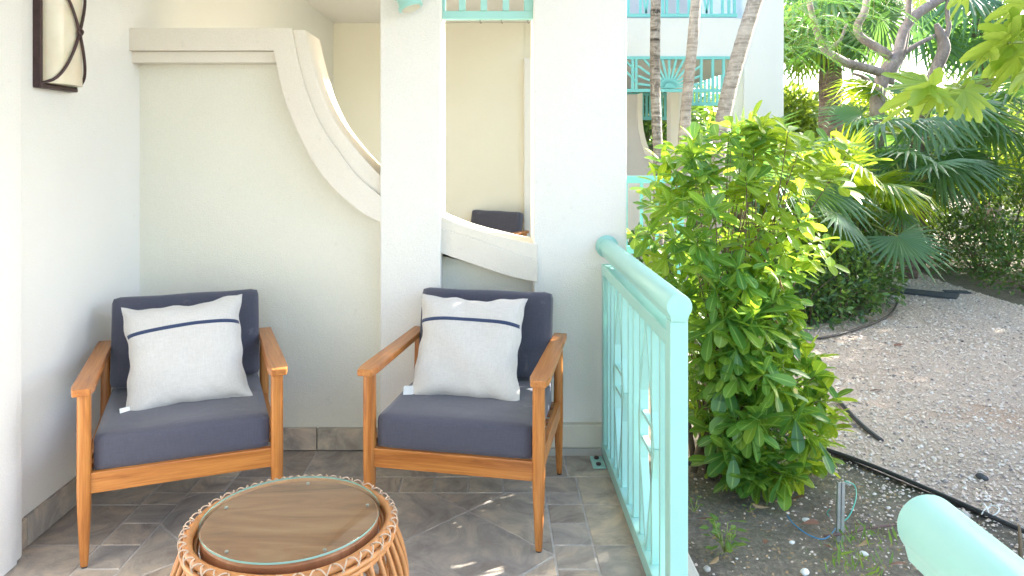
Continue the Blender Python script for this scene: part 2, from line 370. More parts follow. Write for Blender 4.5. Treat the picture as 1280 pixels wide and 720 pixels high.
# ------------------------------------------------------------------ ground
def sheet(name, xs, ys, z, mat, amp=0.0):
    X, Y = np.meshgrid(xs, ys); Z = z + amp * (np.sin(X * 2.3 + 1) * np.cos(Y * 1.9) + 0.5 * np.sin(X * 5.1 + Y * 3.7))
    V = np.stack([X, Y, Z], -1).reshape(-1, 3); nx = len(xs); F = [(j * nx + i, j * nx + i + 1, (j + 1) * nx + i + 1, (j + 1) * nx + i) for j in range(len(ys) - 1) for i in range(nx - 1)]
    return struct(obj(name, mesh(name, V, F, mat, True)))
sheet('ground', np.concatenate([[-150, -40, -10], np.linspace(0.5, 9, 40), [20, 60, 150]]), np.concatenate([[-40, -5], np.linspace(0, 16, 60), [30, 80, 200]]), ZG - 0.02, 'soil', 0.006)
# gravel path outline on the ground (x, Y)
path_pts = [(1.46, 4.6), (1.60, 4.05), (1.73, 3.72), (1.92, 3.35), (2.14, 2.98), (2.5, 2.3), (2.9, 1.4), (7.5, 1.4), (6.6, 4.2), (5.75, 6.0), (5.2, 7.2), (5.25, 8.6), (5.5, 10.2), (5.0, 12.0), (4.3, 12.0), (4.55, 10.0), (4.35, 8.6), (4.1, 7.7), (3.5, 6.9), (2.8, 6.45), (2.0, 6.2), (1.3, 5.6)]
def path_mesh(z):
    bm = bmesh.new(); vs = [bm.verts.new((x, y, z)) for x, y in path_pts]; f = bm.faces.new(vs)
    bmesh.ops.triangulate(bm, faces=[f]); bmesh.ops.recalc_face_normals(bm, faces=bm.faces)
    me = bpy.data.meshes.new('gravel_path'); bm.to_mesh(me); bm.free(); me.materials.append(M['gravelbed']); return me
struct(obj('gravel_path', path_mesh(ZG - 0.004)))
def in_path(x, y):
    ins = np.zeros(len(x), bool); n = len(path_pts)
    for i in range(n):
        x1, y1 = path_pts[i]; x2, y2 = path_pts[(i + 1) % n]
        c = ((y1 > y) != (y2 > y)) & (x < (x2 - x1) * (y - y1) / (y2 - y1 + 1e-12) + x1); ins ^= c
    return ins
# pebble mesh: squashed octahedron-like stone
ov = np.array([(1, 0, 0), (0.5, 0.8, 0), (-0.5, 0.8, 0), (-1, 0, 0), (-0.5, -0.8, 0), (0.5, -0.8, 0), (0.35, 0.1, 0.6), (-0.3, -0.1, 0.62)], float)
of = np.array([(0, 1, 6), (1, 2, 6), (2, 7, 6), (2, 3, 7), (3, 4, 7), (4, 5, 7), (5, 6, 7), (5, 0, 6)])
def stones(name, x, y, size, label, cat, parent=None, rnd=None, z=ZG):
    n = len(x); pos = np.stack([x, y, np.full(n, z) + 0.0], -1); a = rng.random(n) * 2 * PI
    d = np.stack([np.cos(a), np.sin(a), rng.normal(0, .15, n)], -1)
    o = scatter(name, (ov, of), pos, d, size, rng.normal(0, .25, n), 'pebble', parent, rnd=rnd); stuff(o, label, cat)
    o.data.polygons.foreach_set('use_smooth', np.zeros(len(o.data.polygons), bool)); return o
n = 130000
q = rng.random(n) ** 1.7; y = 1.9 + q * 9.5; x = 0.9 + rng.random(n) * 6
k = in_path(x, y) & ((x - 0.0) / y < 0.78)
x, y = x[k], y[k]; sz = rng.gamma(1.8, 0.0019, len(x)) + 0.0022; sz = np.minimum(sz, 0.014) * (1 + 0.06 * (y - 3)); 
stones('gravel', x, y, sz, 'loose tan, white and grey gravel covering the garden path', 'gravel')
n = 11000; x = 0.7 + rng.random(n) * 2.0; y = 2.0 + rng.random(n) * 2.6; k = ~in_path(x, y)
dens = np.clip((x - 1.15 + rng.normal(0, .18, n)) / 0.6, 0.06, 1); k &= rng.random(n) < dens
x, y = x[k], y[k]; stones('soil_grit', x, y, np.minimum(rng.gamma(2.0, 0.0016, len(x)) + 0.0018, 0.010), 'scattered white and grey grit on the brown soil bed', 'grit', z=ZG - 0.014)

# ------------------------------------------------------------------ patio floor with tiles
floor = struct(MB().box(-1.9, 0.66, -0.6, 3.47, -0.30, -0.0028).build('patio_floor', 'grout'))
kerb = struct(MB().box(0.575, 0.685, -0.6, 3.47, -0.32, -0.002).build('patio_edge', 'concrete', bevel=0.006))
def clip(poly, a, b_, c):              # keep a*x+b*y<=c
    out = []
    for i in range(len(poly)):
        p, q = poly[i], poly[(i + 1) % len(poly)]; fp = a * p[0] + b_ * p[1] - c; fq = a * q[0] + b_ * q[1] - c
        if fp <= 0: out.append(p)
        if (fp < 0 < fq) or (fq < 0 < fp):
            t = fp / (fp - fq); out.append((p[0] + (q[0] - p[0]) * t, p[1] + (q[1] - p[1]) * t))
    return out
def inset(poly, d):
    n = len(poly); A = sum(poly[i][0] * poly[(i + 1) % n][1] - poly[(i + 1) % n][0] * poly[i][1] for i in range(n))
    if A < 0: poly = poly[::-1]
    out = poly
    for i in range(n):
        p, q = poly[i], poly[(i + 1) % n]; dx, dy = q[0] - p[0], q[1] - p[1]; l = math.hypot(dx, dy)
        if l < 1e-6: continue
        nx, ny = dy / l, -dx / l; out = clip(out, nx, ny, nx * p[0] + ny * p[1] - d)
        if len(out) < 3: return []
    return out
def tile(poly):
    p = inset(poly, 0.0035)
    if len(p) < 3: return
    A = abs(sum(p[i][0] * p[(i + 1) % len(p)][1] - p[(i + 1) % len(p)][0] * p[i][1] for i in range(len(p)))) / 2
    if A < 0.0008: return
    q = inset(p, 0.002)
    if len(q) != len(p): q = p
    cx = sum(a for a, _ in p) / len(p); cy = sum(b_ for _, b_ in p) / len(p); dz = random.uniform(-0.0012, 0.0006); n = len(p)
    def srt(pp): return sorted(pp, key=lambda a: math.atan2(a[1] - cy, a[0] - cx))
    p = srt(p); q = srt(q)
    V = [(a - cx, b_ - cy, -0.012) for a, b_ in p] + [(a - cx, b_ - cy, -0.0018 + dz) for a, b_ in p] + [(a - cx, b_ - cy, dz) for a, b_ in q]
    F = [(i, (i + 1) % n, n + (i + 1) % n, n + i) for i in range(n)] + [(n + i, n + (i + 1) % n, 2 * n + (i + 1) % n, 2 * n + i) for i in range(n)] + [tuple(range(2 * n, 3 * n))]
    obj('tile', mesh('tile', V, F, 'slate'), floor, (cx, cy, 0))
X0, X1, Y1 = -1.25, 0.215, 3.03
def rect(a, b_, c, d): return [(a, c), (b_, c), (b_, d), (a, d)]
for i in range(-12, 12):
    for j in range(-12, 14):
        a, a2 = -2.97 + 0.627 * i, -2.97 + 0.627 * (i + 1); s_, s2 = 2.78 + 0.627 * j, 2.78 + 0.627 * (j + 1)   # a<x-y<a2, s<x+y<s2
        poly = [((p + q) / 2, (q - p) / 2) for p, q in ((a, s_), (a2, s_), (a2, s2), (a, s2))]
        for c in ((1, 0, X1), (-1, 0, -X0), (0, 1, Y1), (0, -1, -0.9)):
            poly = clip(poly, *c)
            if len(poly) < 3: break
        if len(poly) >= 3: tile(poly)
yj = [3.03, 2.93, 2.782, 2.627, 2.476]
while yj[-1] > 1.0: yj.append(yj[-1] - 0.152)
for a, b_ in zip(yj[:-1], yj[1:]): tile(rect(X0 - 0.147, X0, b_, a)); tile(rect(X1, X1 + 0.141, b_, a))
yk = [3.178, 2.926, 2.627]
while yk[-1] > 1.0: yk.append(yk[-1] - 0.302)
for a, b_ in zip(yk[:-1], yk[1:]): tile(rect(-1.66, X0 - 0.147, b_, a)); tile(rect(X1 + 0.141, 0.575, b_, a))
xj = [X0 - 0.147, X0, -1.105, -0.96, -0.82, -0.675, -0.53, -0.387, -0.246, -0.102, 0.043, 0.215, 0.356]
for a, b_ in zip(xj[:-1], xj[1:]): tile(rect(a, b_, 3.03, 3.178))
xk = [-1.66, -1.397, -1.105, -0.82, -0.535, -0.246, 0.043, 0.325, 0.575]
for a, b_ in zip(xk[:-1], xk[1:]): tile(rect(a, b_, 3.178, 3.47))

# ------------------------------------------------------------------ side wall on the left (ours and the neighbour's)
sw = thing('side_wall', 'tall white stucco wall on the left, carrying the big sconce', 'wall', (-1.66, 0, 0))
MB().box(-0.2, 0, -0.6, 7.9, -0.3, 2.75).build('stucco_face', 'wall_white', sw)
MB().box(0, 0.042, -0.6, 2.548, 0.0, 2.73).build('door_surround', 'wall_white', sw, bevel=0.012, seg=3)
MB().box(0.0005, 0.05, -0.6, 2.505, 0.0, 2.73).build('door_surround', 'wall_white', sw, bevel=0.004)
ys = [3.452, 3.16, 2.612, 2.552]
for a, b_ in zip(ys[:-1], ys[1:]): MB().box(0.0003, 0.016, b_ + 0.003, a - 0.003, 0.003, 0.107).build('skirting_tile', 'slate', sw, bevel=0.002)
struct(MB().box(-1.9, 0.70, -0.7, 7.9, 2.735, 3.0).build('ceiling', 'ceiling'))

# ------------------------------------------------------------------ dividing wall with swooping cap, columns and window opening
dw = thing('dividing_wall', 'cream stucco dividing wall with swooping cap, behind the two front armchairs', 'wall', (0, 3.47, 0))
SC = 924 / 3.375
def pc(u, v, s=SC): return ((u - 616) / s, H + (189 - v) / s)
def smooth2(pts, k=5): return [(p.x, p.z) for p in spline([Vector((a, 0, b_)) for a, b_ in pts], k)]
inner = smooth2([pc(*p) for p in [(342, 63), (347, 86), (356, 124), (369, 157), (382, 184), (397, 210), (416, 234), (439, 255), (456, 268), (480, 280)]])
groove = smooth2([pc(*p) for p in [(364.5, 36), (369, 60), (375, 88), (386, 124), (403, 161), (424, 191), (446, 220), (480, 249)]])
outer = smooth2([pc(*p) for p in [(379, 36), (385, 62), (393, 92), (403, 122), (420, 156), (443, 186), (462, 207), (480, 225)]])
yo = 3.47
def band(A, B, y0, y1, name, mat):      # strip between two curves, extruded
    n = max(len(A), len(B)); f = lambda Cc: [Cc[min(len(Cc) - 1, int(round(i * (len(Cc) - 1) / (n - 1))))] for i in range(n)]
    def rs(Cc): 
        t = np.linspace(0, len(Cc) - 1, n); xs = np.interp(t, range(len(Cc)), [p[0] for p in Cc]); zs = np.interp(t, range(len(Cc)), [p[1] for p in Cc]); return list(zip(xs, zs))
    A, B = rs(A), rs(B); mb = MB()
    V = [(x, y0, z) for x, z in A] + [(x, y0, z) for x, z in B] + [(x, y1, z) for x, z in A] + [(x, y1, z) for x, z in B]
    F = []
    for i in range(n - 1):
        F += [(i, i + 1, n + i + 1, n + i), (2 * n + i, 3 * n + i, 3 * n + i + 1, 2 * n + i + 1), (i, 2 * n + i, 2 * n + i + 1, i + 1), (n + i, n + i + 1, 3 * n + i + 1, 3 * n + i)]
    F += [(0, n, 3 * n, 2 * n), (n - 1, 3 * n - 1, 4 * n - 1, 2 * n - 1)]
    mb.add(V, F); return mb.build(name, mat, dw, bevel=0.004)
zt = pc(0, 35)[1]; zb = pc(0, 63)[1]; zb2 = pc(0, 77.5)[1]
xg = groove[0][0]; xi = inner[0][0]
# wall body (polygon), follows just inside the cap
body = [(-1.70, -0.1), (-0.50, -0.1)] + [(x, z + 0.0) for x, z in reversed(inner)] + [(xi, zb - 0.002), (-1.70, zb - 0.002)]
MB().prism([(x + 0.012 if 0 < i < len(body) - 1 and i > 1 else x, z + (0.012 if i > 1 else 0)) for i, (x, z) in enumerate(body)], 0.005, 0.215).build('wall_panel', 'wall_cream', dw)
MB().prism([(-1.70, zt), (xg, zt)] + groove[1:] + list(reversed(inner)) + [(xi, zb), (-1.70, zb)], -0.095, 0.229).build('cap', 'trim', dw)
MB().box(-1.70, xi + 0.01, -0.07, 0.20, zb2, zb - 0.001).build('cap_moulding', 'trim', dw, bevel=0.003)
band([(x - 0.001, z) for x, z in groove], outer, -0.075, 0.226, 'cap_curve', 'trim')
# columns
MB().box(-0.514, -0.238, -0.098, 0.232, -0.1, 2.735).build('column', 'wall_col', dw, bevel=0.006, seg=2)
MB().box(0.190, 0.6236, -0.03, 0.23, 0.13, 2.735).build('column', 'wall_col', dw, bevel=0.006, seg=2)
MB().box(0.186, 0.628, -0.066, 0.234, 0.032, 0.139).build('plinth', 'plinth', dw, bevel=0.007, seg=2)
MB().box(0.18, 0.634, -0.07, 0.236, -0.1, 0.031).build('plinth_base', 'concrete', dw, bevel=0.004)
MB().box(-0.24, 0.19, 0.055, 0.215, -0.1, pc(0, 322)[1] + 0.02).prism([(-0.24, 0.9), (0.19, 0.8), (0.19, pc(0, 345)[1]), (-0.24, pc(0, 310)[1])], 0.055, 0.214).build('window_panel', 'wall_cream', dw)
s3 = 924 / 3.42
si = smooth2([pc(u, v, s3) for u, v in [(548, 315), (565, 321.5), (582, 327), (605, 335), (627, 342.5), (650, 348.5), (667, 352), (672, 353)]])
sg = smooth2([pc(u, v, s3) for u, v in [(548, 284), (575, 293), (600, 301), (625, 310), (650, 319), (667, 324), (672, 325)]])
so_ = smooth2([pc(u, v, s3) for u, v in [(548, 270), (560, 275), (582, 284), (605, 291), (625, 296), (650, 302), (667, 305), (672, 306)]])
band(si, sg, -0.05, 0.229, 'window_sill', 'trim'); band([(x, z - 0.001) for x, z in sg], so_, -0.036, 0.226, 'window_sill', 'trim')
# skirting tiles on the dividing wall
xs_ = [-1.642, -1.36, -0.822, -0.516]
for a, b_ in zip(xs_[:-1], xs_[1:]): MB().box(a + 0.003, b_ - 0.003, -0.018, 0.0046, 0.003, 0.103).build('skirting_tile', 'slate', dw, bevel=0.002)
MB().box(-0.512, -0.24, -0.112, -0.0985, 0.003, 0.103).build('skirting_tile', 'slate', dw, bevel=0.002)
MB().box(-0.236, 0.176, 0.04, 0.0546, 0.003, 0.103).build('skirting_tile', 'slate', dw, bevel=0.002)

# aqua fretwork header in the opening
hd = thing('fretwork_header', 'aqua wooden fretwork panel at the top of the window opening', 'fretwork', (0, 3.50, 0))
sh = 924 / 3.49
def hx(u): return (u - 616) / sh
zb_ = H + (189 - 24.3) / sh; zr = H + (189 - 14) / sh
MB().box(-0.238, 0.19, -0.02, 0.02, zb_, zr).build('bottom_rail', 'aqua', hd, bevel=0.003)
MB().box(-0.238, hx(557), -0.019, 0.019, zr, 2.42).build('stile', 'aqua', hd, bevel=0.003)
MB().box(hx(655), 0.19, -0.019, 0.019, zr, 2.42).build('stile', 'aqua', hd, bevel=0.003)
MB().box(-0.238, 0.19, -0.02, 0.02, 2.42, 2.47).build('top_rail', 'aqua', hd, bevel=0.003)
for u in (573, 600, 627.5): MB().box(hx(u) + 0.003, hx(u + 8) + 0.003, -0.03, 0.03, zr, 2.42).build('baluster', 'aqua', hd, bevel=0.002)
for u in (555, 600, 626.5, 660):
    a = Vector((hx(u), 0, zb_)); MB().tube([a, a + Vector((0, 0, -0.012)), a + Vector((0.004, -0.004, -0.018)), a + Vector((0.008, -0.006, -0.012))], 0.0013, 5).build('hook', 'iron', hd, True)
struct(MB().box(-0.238, 0.19, 3.475, 3.69, 2.48, 2.735).build('lintel', 'wall_white'))

# aqua spot lamp on the middle column
lp = thing('spot_lamp', 'aqua cylindrical spot lamp fixed high on the middle column', 'lamp', tuple(P(511, 4, 3.37)))
c0 = Vector((0, -0.08, 0.015)); dn = Vector((0.34, -0.10, -0.93)).normalized()
def ringpts(c, d, prof):
    return [c + d * t for t, r in prof], [r for t, r in prof]
a_, r_ = ringpts(c0, dn, [(-0.16, 0.035), (-0.15, 0.045), (-0.02, 0.048), (-0.019, 0.053), (0.0, 0.053), (0.002, 0.047), (0.045, 0.049), (0.046, 0.056), (0.056, 0.056), (0.06, 0.05)])
MB().tube(a_, r_, 28).build('lamp_housing', 'aqua', lp, True).modifiers.new('e', 'EDGE_SPLIT').split_angle = R(35)
MB().tube([c0 + dn * 0.058, c0 + dn * 0.062], [0.044, 0.043], 24).build('lens', 'sconce_glass', lp)
MB().tube([(0, 0.0, 0.1), (0, -0.05, 0.1), tuple(c0 - dn * 0.1)], 0.013, 10).build('bracket', 'aqua', lp, True)

# ------------------------------------------------------------------ wall sconces
def sconce(label, loc):
    t = thing('wall_sconce', label, 'wall light', loc, 0, 'wall sconces on the left wall')
    # local: +x out of wall, y along wall (0 near .. 0.235 far), z 0 bottom
    W, HH, D = 0.235, 0.43, 0.082
    MB().box(0, 0.012, 0.012, W - 0.012, 0.012, HH - 0.012).build('back_plate', 'iron', t)
    for y0 in (0, W - 0.014): MB().box(0, 0.03, y0, y0 + 0.014, 0, HH).build('frame_bar', 'iron', t, bevel=0.003)
    for z0 in (0, HH - 0.014): MB().box(0, 0.034, 0.001, W - 0.001, z0, z0 + 0.015).build('frame_bar', 'iron', t, bevel=0.003)
    # glass: half barrel
    n = 18; V = []; F = []
    for zz in (0.018, HH - 0.018):
        for i in range(n + 1):
            a = PI * i / n; V.append((0.014 + D * math.sin(a) ** 0.8, W / 2 - (W / 2 - 0.017) * math.cos(a), zz))
    for i in range(n): F.append((i, i + 1, n + 2 + i, n + 1 + i))
    F += [tuple(range(n, -1, -1)), tuple(range(n + 1, 2 * n + 2))]
    g = obj('glass_shade', mesh('glass_shade', V, F, 'sconce_glass', True), t); g.modifiers.new('e', 'EDGE_SPLIT').split_angle = R(40)
    def arc(zs, k):
        pts = []
        for q in np.linspace(0, 1, 15):
            yy = 0.008 + (W / 2 - 0.008) * q if k == 0 else W - 0.008 - (W / 2 - 0.008) * q
            aa = math.acos(max(-1, min(1, (W / 2 - yy) / (W / 2 - 0.017)))); s = math.sin(aa) ** .8; zz = zs + (HH / 2 - zs) * (q ** 1.25)
            pts.append((max(0.03, 0.014 + D * s + 0.009), yy, zz))
        return pts
    for zs in (0.012, HH - 0.012):
        for k in (0, 1): MB().tube(arc(zs, k), 0.0056, 8).build('strap', 'iron', t, True)
    c = Vector((D + 0.026, W / 2, HH / 2))
    kn = []
    for i in range(17):
        a = 2 * PI * i / 16; kn.append(c + Vector((0.003 * math.sin(2 * a), 0.011 * math.cos(a), 0.011 * math.sin(a))))
    MB().tube(kn, 0.0055, 8, False).build('knot', 'iron', t, True)
    return t
sconce('large cream glass sconce with crossed bronze straps on the near left wall', (-1.66, 2.665, 1.63))
s2_ = sconce('distant sconce glimpsed behind the swooping cap of the dividing wall', (-1.66, 6.95, 1.60))

# ------------------------------------------------------------------ neighbour's patio
bw = thing('neighbour_back_wall', 'pale olive wall at the back of the neighbouring patio, beyond the opening', 'wall', (0, 7.7, 0))
MB().box(-1.66, 0.325, 0, 0.2, -0.1, 2.735).build('wall_panel', 'wall_cream', bw)
MB().box(0.325, 0.40, -0.09, 0.2, -0.1, 2.36).build('pier', 'wall_white', bw)
MB().box(0.325, 0.64, 0.02, 0.2, -0.1, 2.735).build('wall_panel', 'wall_cream', bw)
struct(MB().box(-1.7, 0.66, 3.69, 7.72, -0.3, -0.01).build('neighbour_floor', 'slate'))

# ------------------------------------------------------------------ armchairs
def rounded_box(w, d, h, r, crown=0.0, nx=16, ny=16, nz=6, puff=0.0):
    """cushion centred in x,y; z 0..h"""
    bm = bmesh.new(); V = {}; 
    def key(i, j, k): return (i, j, k)
    def pos(i, j, k):
        p = Vector(((i / nx - .5) * w, (j / ny - .5) * d, (k / nz) * h - h / 2)); hw = Vector((w / 2 - r, d / 2 - r, h / 2 - r))
        q = Vector([max(-hw[a], min(hw[a], p[a])) for a in range(3)]); e = p - q
        if e.length > 1e-9: p = q + e.normalized() * min(r, max(abs(e.x), abs(e.y), abs(e.z)))
        fx = 1 - (2 * i / nx - 1) ** 2; fy = 1 - (2 * j / ny - 1) ** 2; fz = 1 - (2 * k / nz - 1) ** 2
        p.z += crown * (fx * fy) ** 0.5 * (1 if k > nz / 2 else 0); p.y += math.copysign(puff * (fx * fz) ** .5, p.y) * (1 if j in (0, ny) else 0)
        p.z += 0.0015 * math.sin(p.x * 23 + 1) * math.cos(p.y * 19) 
        return p + Vector((0, 0, h / 2))
    def vert(i, j, k):
        if (i, j, k) not in V: V[(i, j, k)] = bm.verts.new(pos(i, j, k))
        return V[(i, j, k)]
    for i in range(nx):
        for j in range(ny):
            for k in (0, nz): bm.faces.new([vert(i, j, k), vert(i + 1, j, k), vert(i + 1, j + 1, k), vert(i, j + 1, k)])
        for k in range(nz):
            for j in (0, ny): bm.faces.new([vert(i, j, k), vert(i + 1, j, k), vert(i + 1, j, k + 1), vert(i, j, k + 1)])
    for j in range(ny):
        for k in range(nz):
            for i in (0, nx): bm.faces.new([vert(i, j, k), vert(i, j + 1, k), vert(i, j + 1, k + 1), vert(i, j, k + 1)])
    bmesh.ops.recalc_face_normals(bm, faces=bm.faces)
    me = bpy.data.meshes.new('cushion'); bm.to_mesh(me); bm.free(); me.polygons.foreach_set('use_smooth', [True] * len(me.polygons)); me.materials.append(M['navy']); return me
def squircle_leg(pts, name, parent):
    """leg from list (x,y,z,rx,ry): rounded square section"""
    mb = MB(); n = 20; V = []
    for x, y, z, rx, ry in pts:
        for j in range(n):
            a = 2 * PI * j / n; c, s = math.cos(a), math.sin(a); e = 0.62
            V.append((x + rx * math.copysign(abs(c) ** e, c), y + ry * math.copysign(abs(s) ** e, s), z))
    k = len(pts); F = [(i * n + j, i * n + (j + 1) % n, (i + 1) * n + (j + 1) % n, (i + 1) * n + j) for i in range(k - 1) for j in range(n)] + [tuple(range(n)), tuple((k - 1) * n + j for j in range(n))]
    mb.add(V, F); o = mb.build(name, 'wood_z', parent, True); o.modifiers.new('e', 'EDGE_SPLIT').split_angle = R(50)
    f = MB().tube([(pts[0][0], pts[0][1], 0.0), (pts[0][0], pts[0][1], 0.006)], 0.010, 12).build('foot_pad', 'black_rubber', o)
    return o
W2 = 0.3125; DL = 0.60; AH = 0.612
def armchair(label, loc, rz):
    t = thing('armchair', label, 'armchair', loc, rz, 'wooden armchairs with slate blue cushions')
    for sx in (-1, 1):
        x = sx * W2
        squircle_leg([(x, 0, 0.006, 0.0115, 0.0115), (x, 0, 0.03, 0.0135, 0.0135), (x, 0, 0.20, 0.021, 0.021), (x, 0, 0.27, 0.0225, 0.0225), (x, 0, AH - 0.024, 0.0215, 0.0215)], 'front_leg', t)
        squircle_leg([(x, DL + 0.035, 0.006, 0.0115, 0.0125), (x, DL + 0.028, 0.05, 0.0135, 0.015), (x, DL, 0.26, 0.020, 0.023), (x, DL, 0.33, 0.020, 0.023), (x, DL + 0.01, AH - 0.024, 0.018, 0.021)], 'rear_leg', t)
        # arm rest: board slightly curved, wider and flared at front
        n = 14; V = []
        for i in range(n + 1):
            q = i / n; y = -0.045 + (DL + 0.085) * q
            hw = 0.037 - 0.008 * q - 0.010 * max(0, 1 - q * n / 0.8) ** 2; cx = x + sx * 0.004
            for (px, pz) in ((-hw, -0.014), (hw * .97, -0.014), (hw, 0.004), (hw * .96, 0.011), (-hw * .96, 0.011), (-hw, 0.004)): V.append((cx + px, y, AH - 0.012 + pz + 0.006 * math.sin(q * PI) * 0))
        F = [(i * 6 + j, i * 6 + (j + 1) % 6, (i + 1) * 6 + (j + 1) % 6, (i + 1) * 6 + j) for i in range(n) for j in range(6)] + [tuple(range(6)), tuple(n * 6 + j for j in range(6))]
        MB().add(V, F).build('armrest', 'wood_y', t, bevel=0.0035, seg=2)
        MB().box(x - 0.011, x + 0.011, 0.02, DL - 0.018, 0.265, 0.332).build('side_rail', 'wood_y', t, bevel=0.002)
    MB().box(-W2 + 0.018, W2 - 0.018, -0.012, 0.012, 0.248, 0.317).build('front_rail', 'wood_x', t, bevel=0.003)
    MB().box(-W2 + 0.018, W2 - 0.018, DL - 0.012, DL + 0.012, 0.257, 0.320).build('rear_rail', 'wood_x', t, bevel=0.003)
    for i in range(6): MB().box(-W2 + 0.012, W2 - 0.012, 0.06 + i * 0.095, 0.11 + i * 0.095, 0.312, 0.326).build('seat_slat', 'wood_x', t, bevel=0.002)
    # back frame behind cushion
    tl = R(-13)
    bf = MB().box(-0.26, 0.26, -0.012, 0.012, 0.36, 0.41).build('back_rail', 'wood_x', t, bevel=0.003, loc=(0, DL - 0.015, 0.33), rot=(tl, 0, 0))
    MB().box(-0.27, 0.27, -0.012, 0.012, 0.02, 0.07).build('back_rail', 'wood_x', t, bevel=0.003, loc=(0, DL - 0.015, 0.33), rot=(tl, 0, 0))
    for i in range(7):
        xx = -0.24 + i * 0.08; MB().box(xx - 0.014, xx + 0.014, -0.006, 0.006, 0.07, 0.36).build('back_slat', 'wood_z', t, loc=(0, DL - 0.015, 0.33), rot=(tl, 0, 0))
    seat = obj('seat_cushion', rounded_box(2 * W2 - 0.048, DL - 0.01, 0.120, 0.016, 0.010), t, (0, DL / 2 - 0.004, 0.312))
    back = obj('back_cushion', rounded_box(2 * W2 - 0.05, 0.105, 0.362, 0.022, 0.0, 18, 4, 14, puff=0.006), t, (0, DL - 0.075, 0.438), (tl, 0, 0))
    return t
# right chair: front legs at (-.445,2.67) and (.159,2.58)
def place(fl, fr):
    fl, fr = Vector(fl), Vector(fr); c = (fl + fr) / 2; d = fr - fl; return (c.x, c.y, 0), math.atan2(d.y, d.x)
cR, aR = place((-0.4495, 2.71), (0.159, 2.585)); cL, aL = place((-1.378, 2.487), (-0.791, 2.718))
chR = armchair('slate blue cushioned wooden armchair beside the aqua railing', cR, aR)
chL = copy_tree(chR); chL.location = cL; chL.rotation_euler = (0, 0, aL); chL['label'] = 'slate blue cushioned wooden armchair in the corner under the large sconce'
chN = copy_tree(chR); chN.location = (-0.27, 6.98, 0); chN.rotation_euler = (0, 0, R(-32)); chN['label'] = 'far armchair seen through the window opening in the dividing wall'

# ------------------------------------------------------------------ throw pillows
def pillow_fn(seed, S=0.225, T=0.062):
    r = random.Random(seed); ph = [r.uniform(0, 6) for _ in range(12)]
    def f(u, v, side):                  # u,v in -1..1
        e = 0.10
        x = u * S * (1 - e * (1 - v * v) ** 1.0 * abs(u) ** 2); z = v * S * 0.94 * (1 - e * (1 - u * u) * abs(v) ** 2)
        h = T * max(0.0, (1 - u ** 4) * (1 - v ** 4)) ** 0.55
        rr = math.hypot(u, v); a = math.atan2(v, u)
        edge = max(0, (abs(u) ** 5 + abs(v) ** 5)) * (1 - min(1, max(abs(u), abs(v)) ** 14))
        w = 0.0055 * math.sin(9 * a + ph[0]) * edge + 0.004 * math.sin(15 * a + ph[1]) * edge
        w += 0.006 * math.sin(3 * u + 5 * v + ph[8]) * min(1, abs(v) + .3) * (1 - rr / 1.5); w += 0.0045 * math.sin(5 * u + 4 * v + ph[2]) * (1 - rr / 1.5) + 0.002 * math.sin(11 * u - 7 * v + ph[3]) * max(0, 1 - rr)
        z += 0.0040 * math.sin(7 * u + ph[4]) * abs(v) ** 6 + 0.0025 * math.sin(15 * u + ph[5]) * abs(v) ** 8
        x += 0.0040 * math.sin(6 * v + ph[6]) * abs(u) ** 6 + 0.0025 * math.sin(14 * v + ph[7]) * abs(u) ** 8
        return Vector((x, -side * max(0.0005, h + w * (h > 0.002)), z))
    return f
def pillow(label, seed, parent_chair_loc, rz, off, tilt, roll, mirror=1):
    t = thing('throw_pillow', label, 'pillow', (0, 0, 0), 0, 'linen pillows on the armchairs')
    f = pillow_fn(seed); n = 44; V = []; F = []
    for side in (1, -1):
        b0 = len(V)
        for j in range(n + 1):
            for i in range(n + 1): V.append(f(2 * i / n - 1, 2 * j / n - 1, side))
        for j in range(n):
            for i in range(n):
                a = b0 + j * (n + 1) + i; F.append((a, a + 1, a + n + 2, a + n + 1) if side == 1 else (a, a + n + 1, a + n + 2, a + 1))
    cov = obj('cover', mesh('cover', V, F, 'linen', True), t)
    # sewn navy band across upper part, proud of the surface
    V = []; F = []; m_ = 60; q = 4
    for i in range(m_ + 1):
        u = -0.985 + 1.97 * i / m_
        for j in range(q + 1):
            v = 0.42 + 0.10 * (1 - u * u) * 0.6 + (j / q - .5) * 0.070; p = f(u, v, 1); V.append(p + Vector((0, -0.0028 + (0.0022 if j in (0, q) else 0), 0)))
    for i in range(m_):
        for j in range(q): a = i * (q + 1) + j; F.append((a, a + q + 1, a + q + 2, a + 1))
    o = obj('ribbon_band', mesh('ribbon_band', V, F, 'band', True), t)
    # cord piping round the seam
    pts = []
    for k in range(4):
        for i in range(24):
            s = -1 + 2 * i / 24; uv = [(s, -1), (1, s), (-s, 1), (-1, -s)][k]; p = f(*uv, 1); p.y = 0; pts.append(p)
    pts.append(pts[0]); MB().tube(pts, 0.0022, 5, False).build('seam', 'linen', t, True)
    # label tag at lower left corner
    MB().add([(-0.200, -0.012, -0.200), (-0.236, -0.030, -0.206), (-0.238, -0.030, -0.172), (-0.200, -0.012, -0.166)], [(0, 1, 2, 3)]).build('tag', 'white_plastic', t).modifiers.new('s', 'SOLIDIFY').thickness = 0.001
    M1 = Matrix.Translation(parent_chair_loc) @ Matrix.Rotation(rz, 4, 'Z') @ Matrix.Translation(off) @ Matrix.Rotation(tilt, 4, 'X') @ Matrix.Rotation(roll, 4, 'Y')
    t.matrix_world = M1; return t
pillow('linen pillow with navy band on the armchair beside the aqua railing', 3, cR, aR, (-0.02, 0.335, 0.610), R(-26), R(0.5))
pillow('linen pillow with navy band and white tag on the corner armchair', 11, cL, aL, (0.0, 0.325, 0.606), R(-27), R(-3.8))

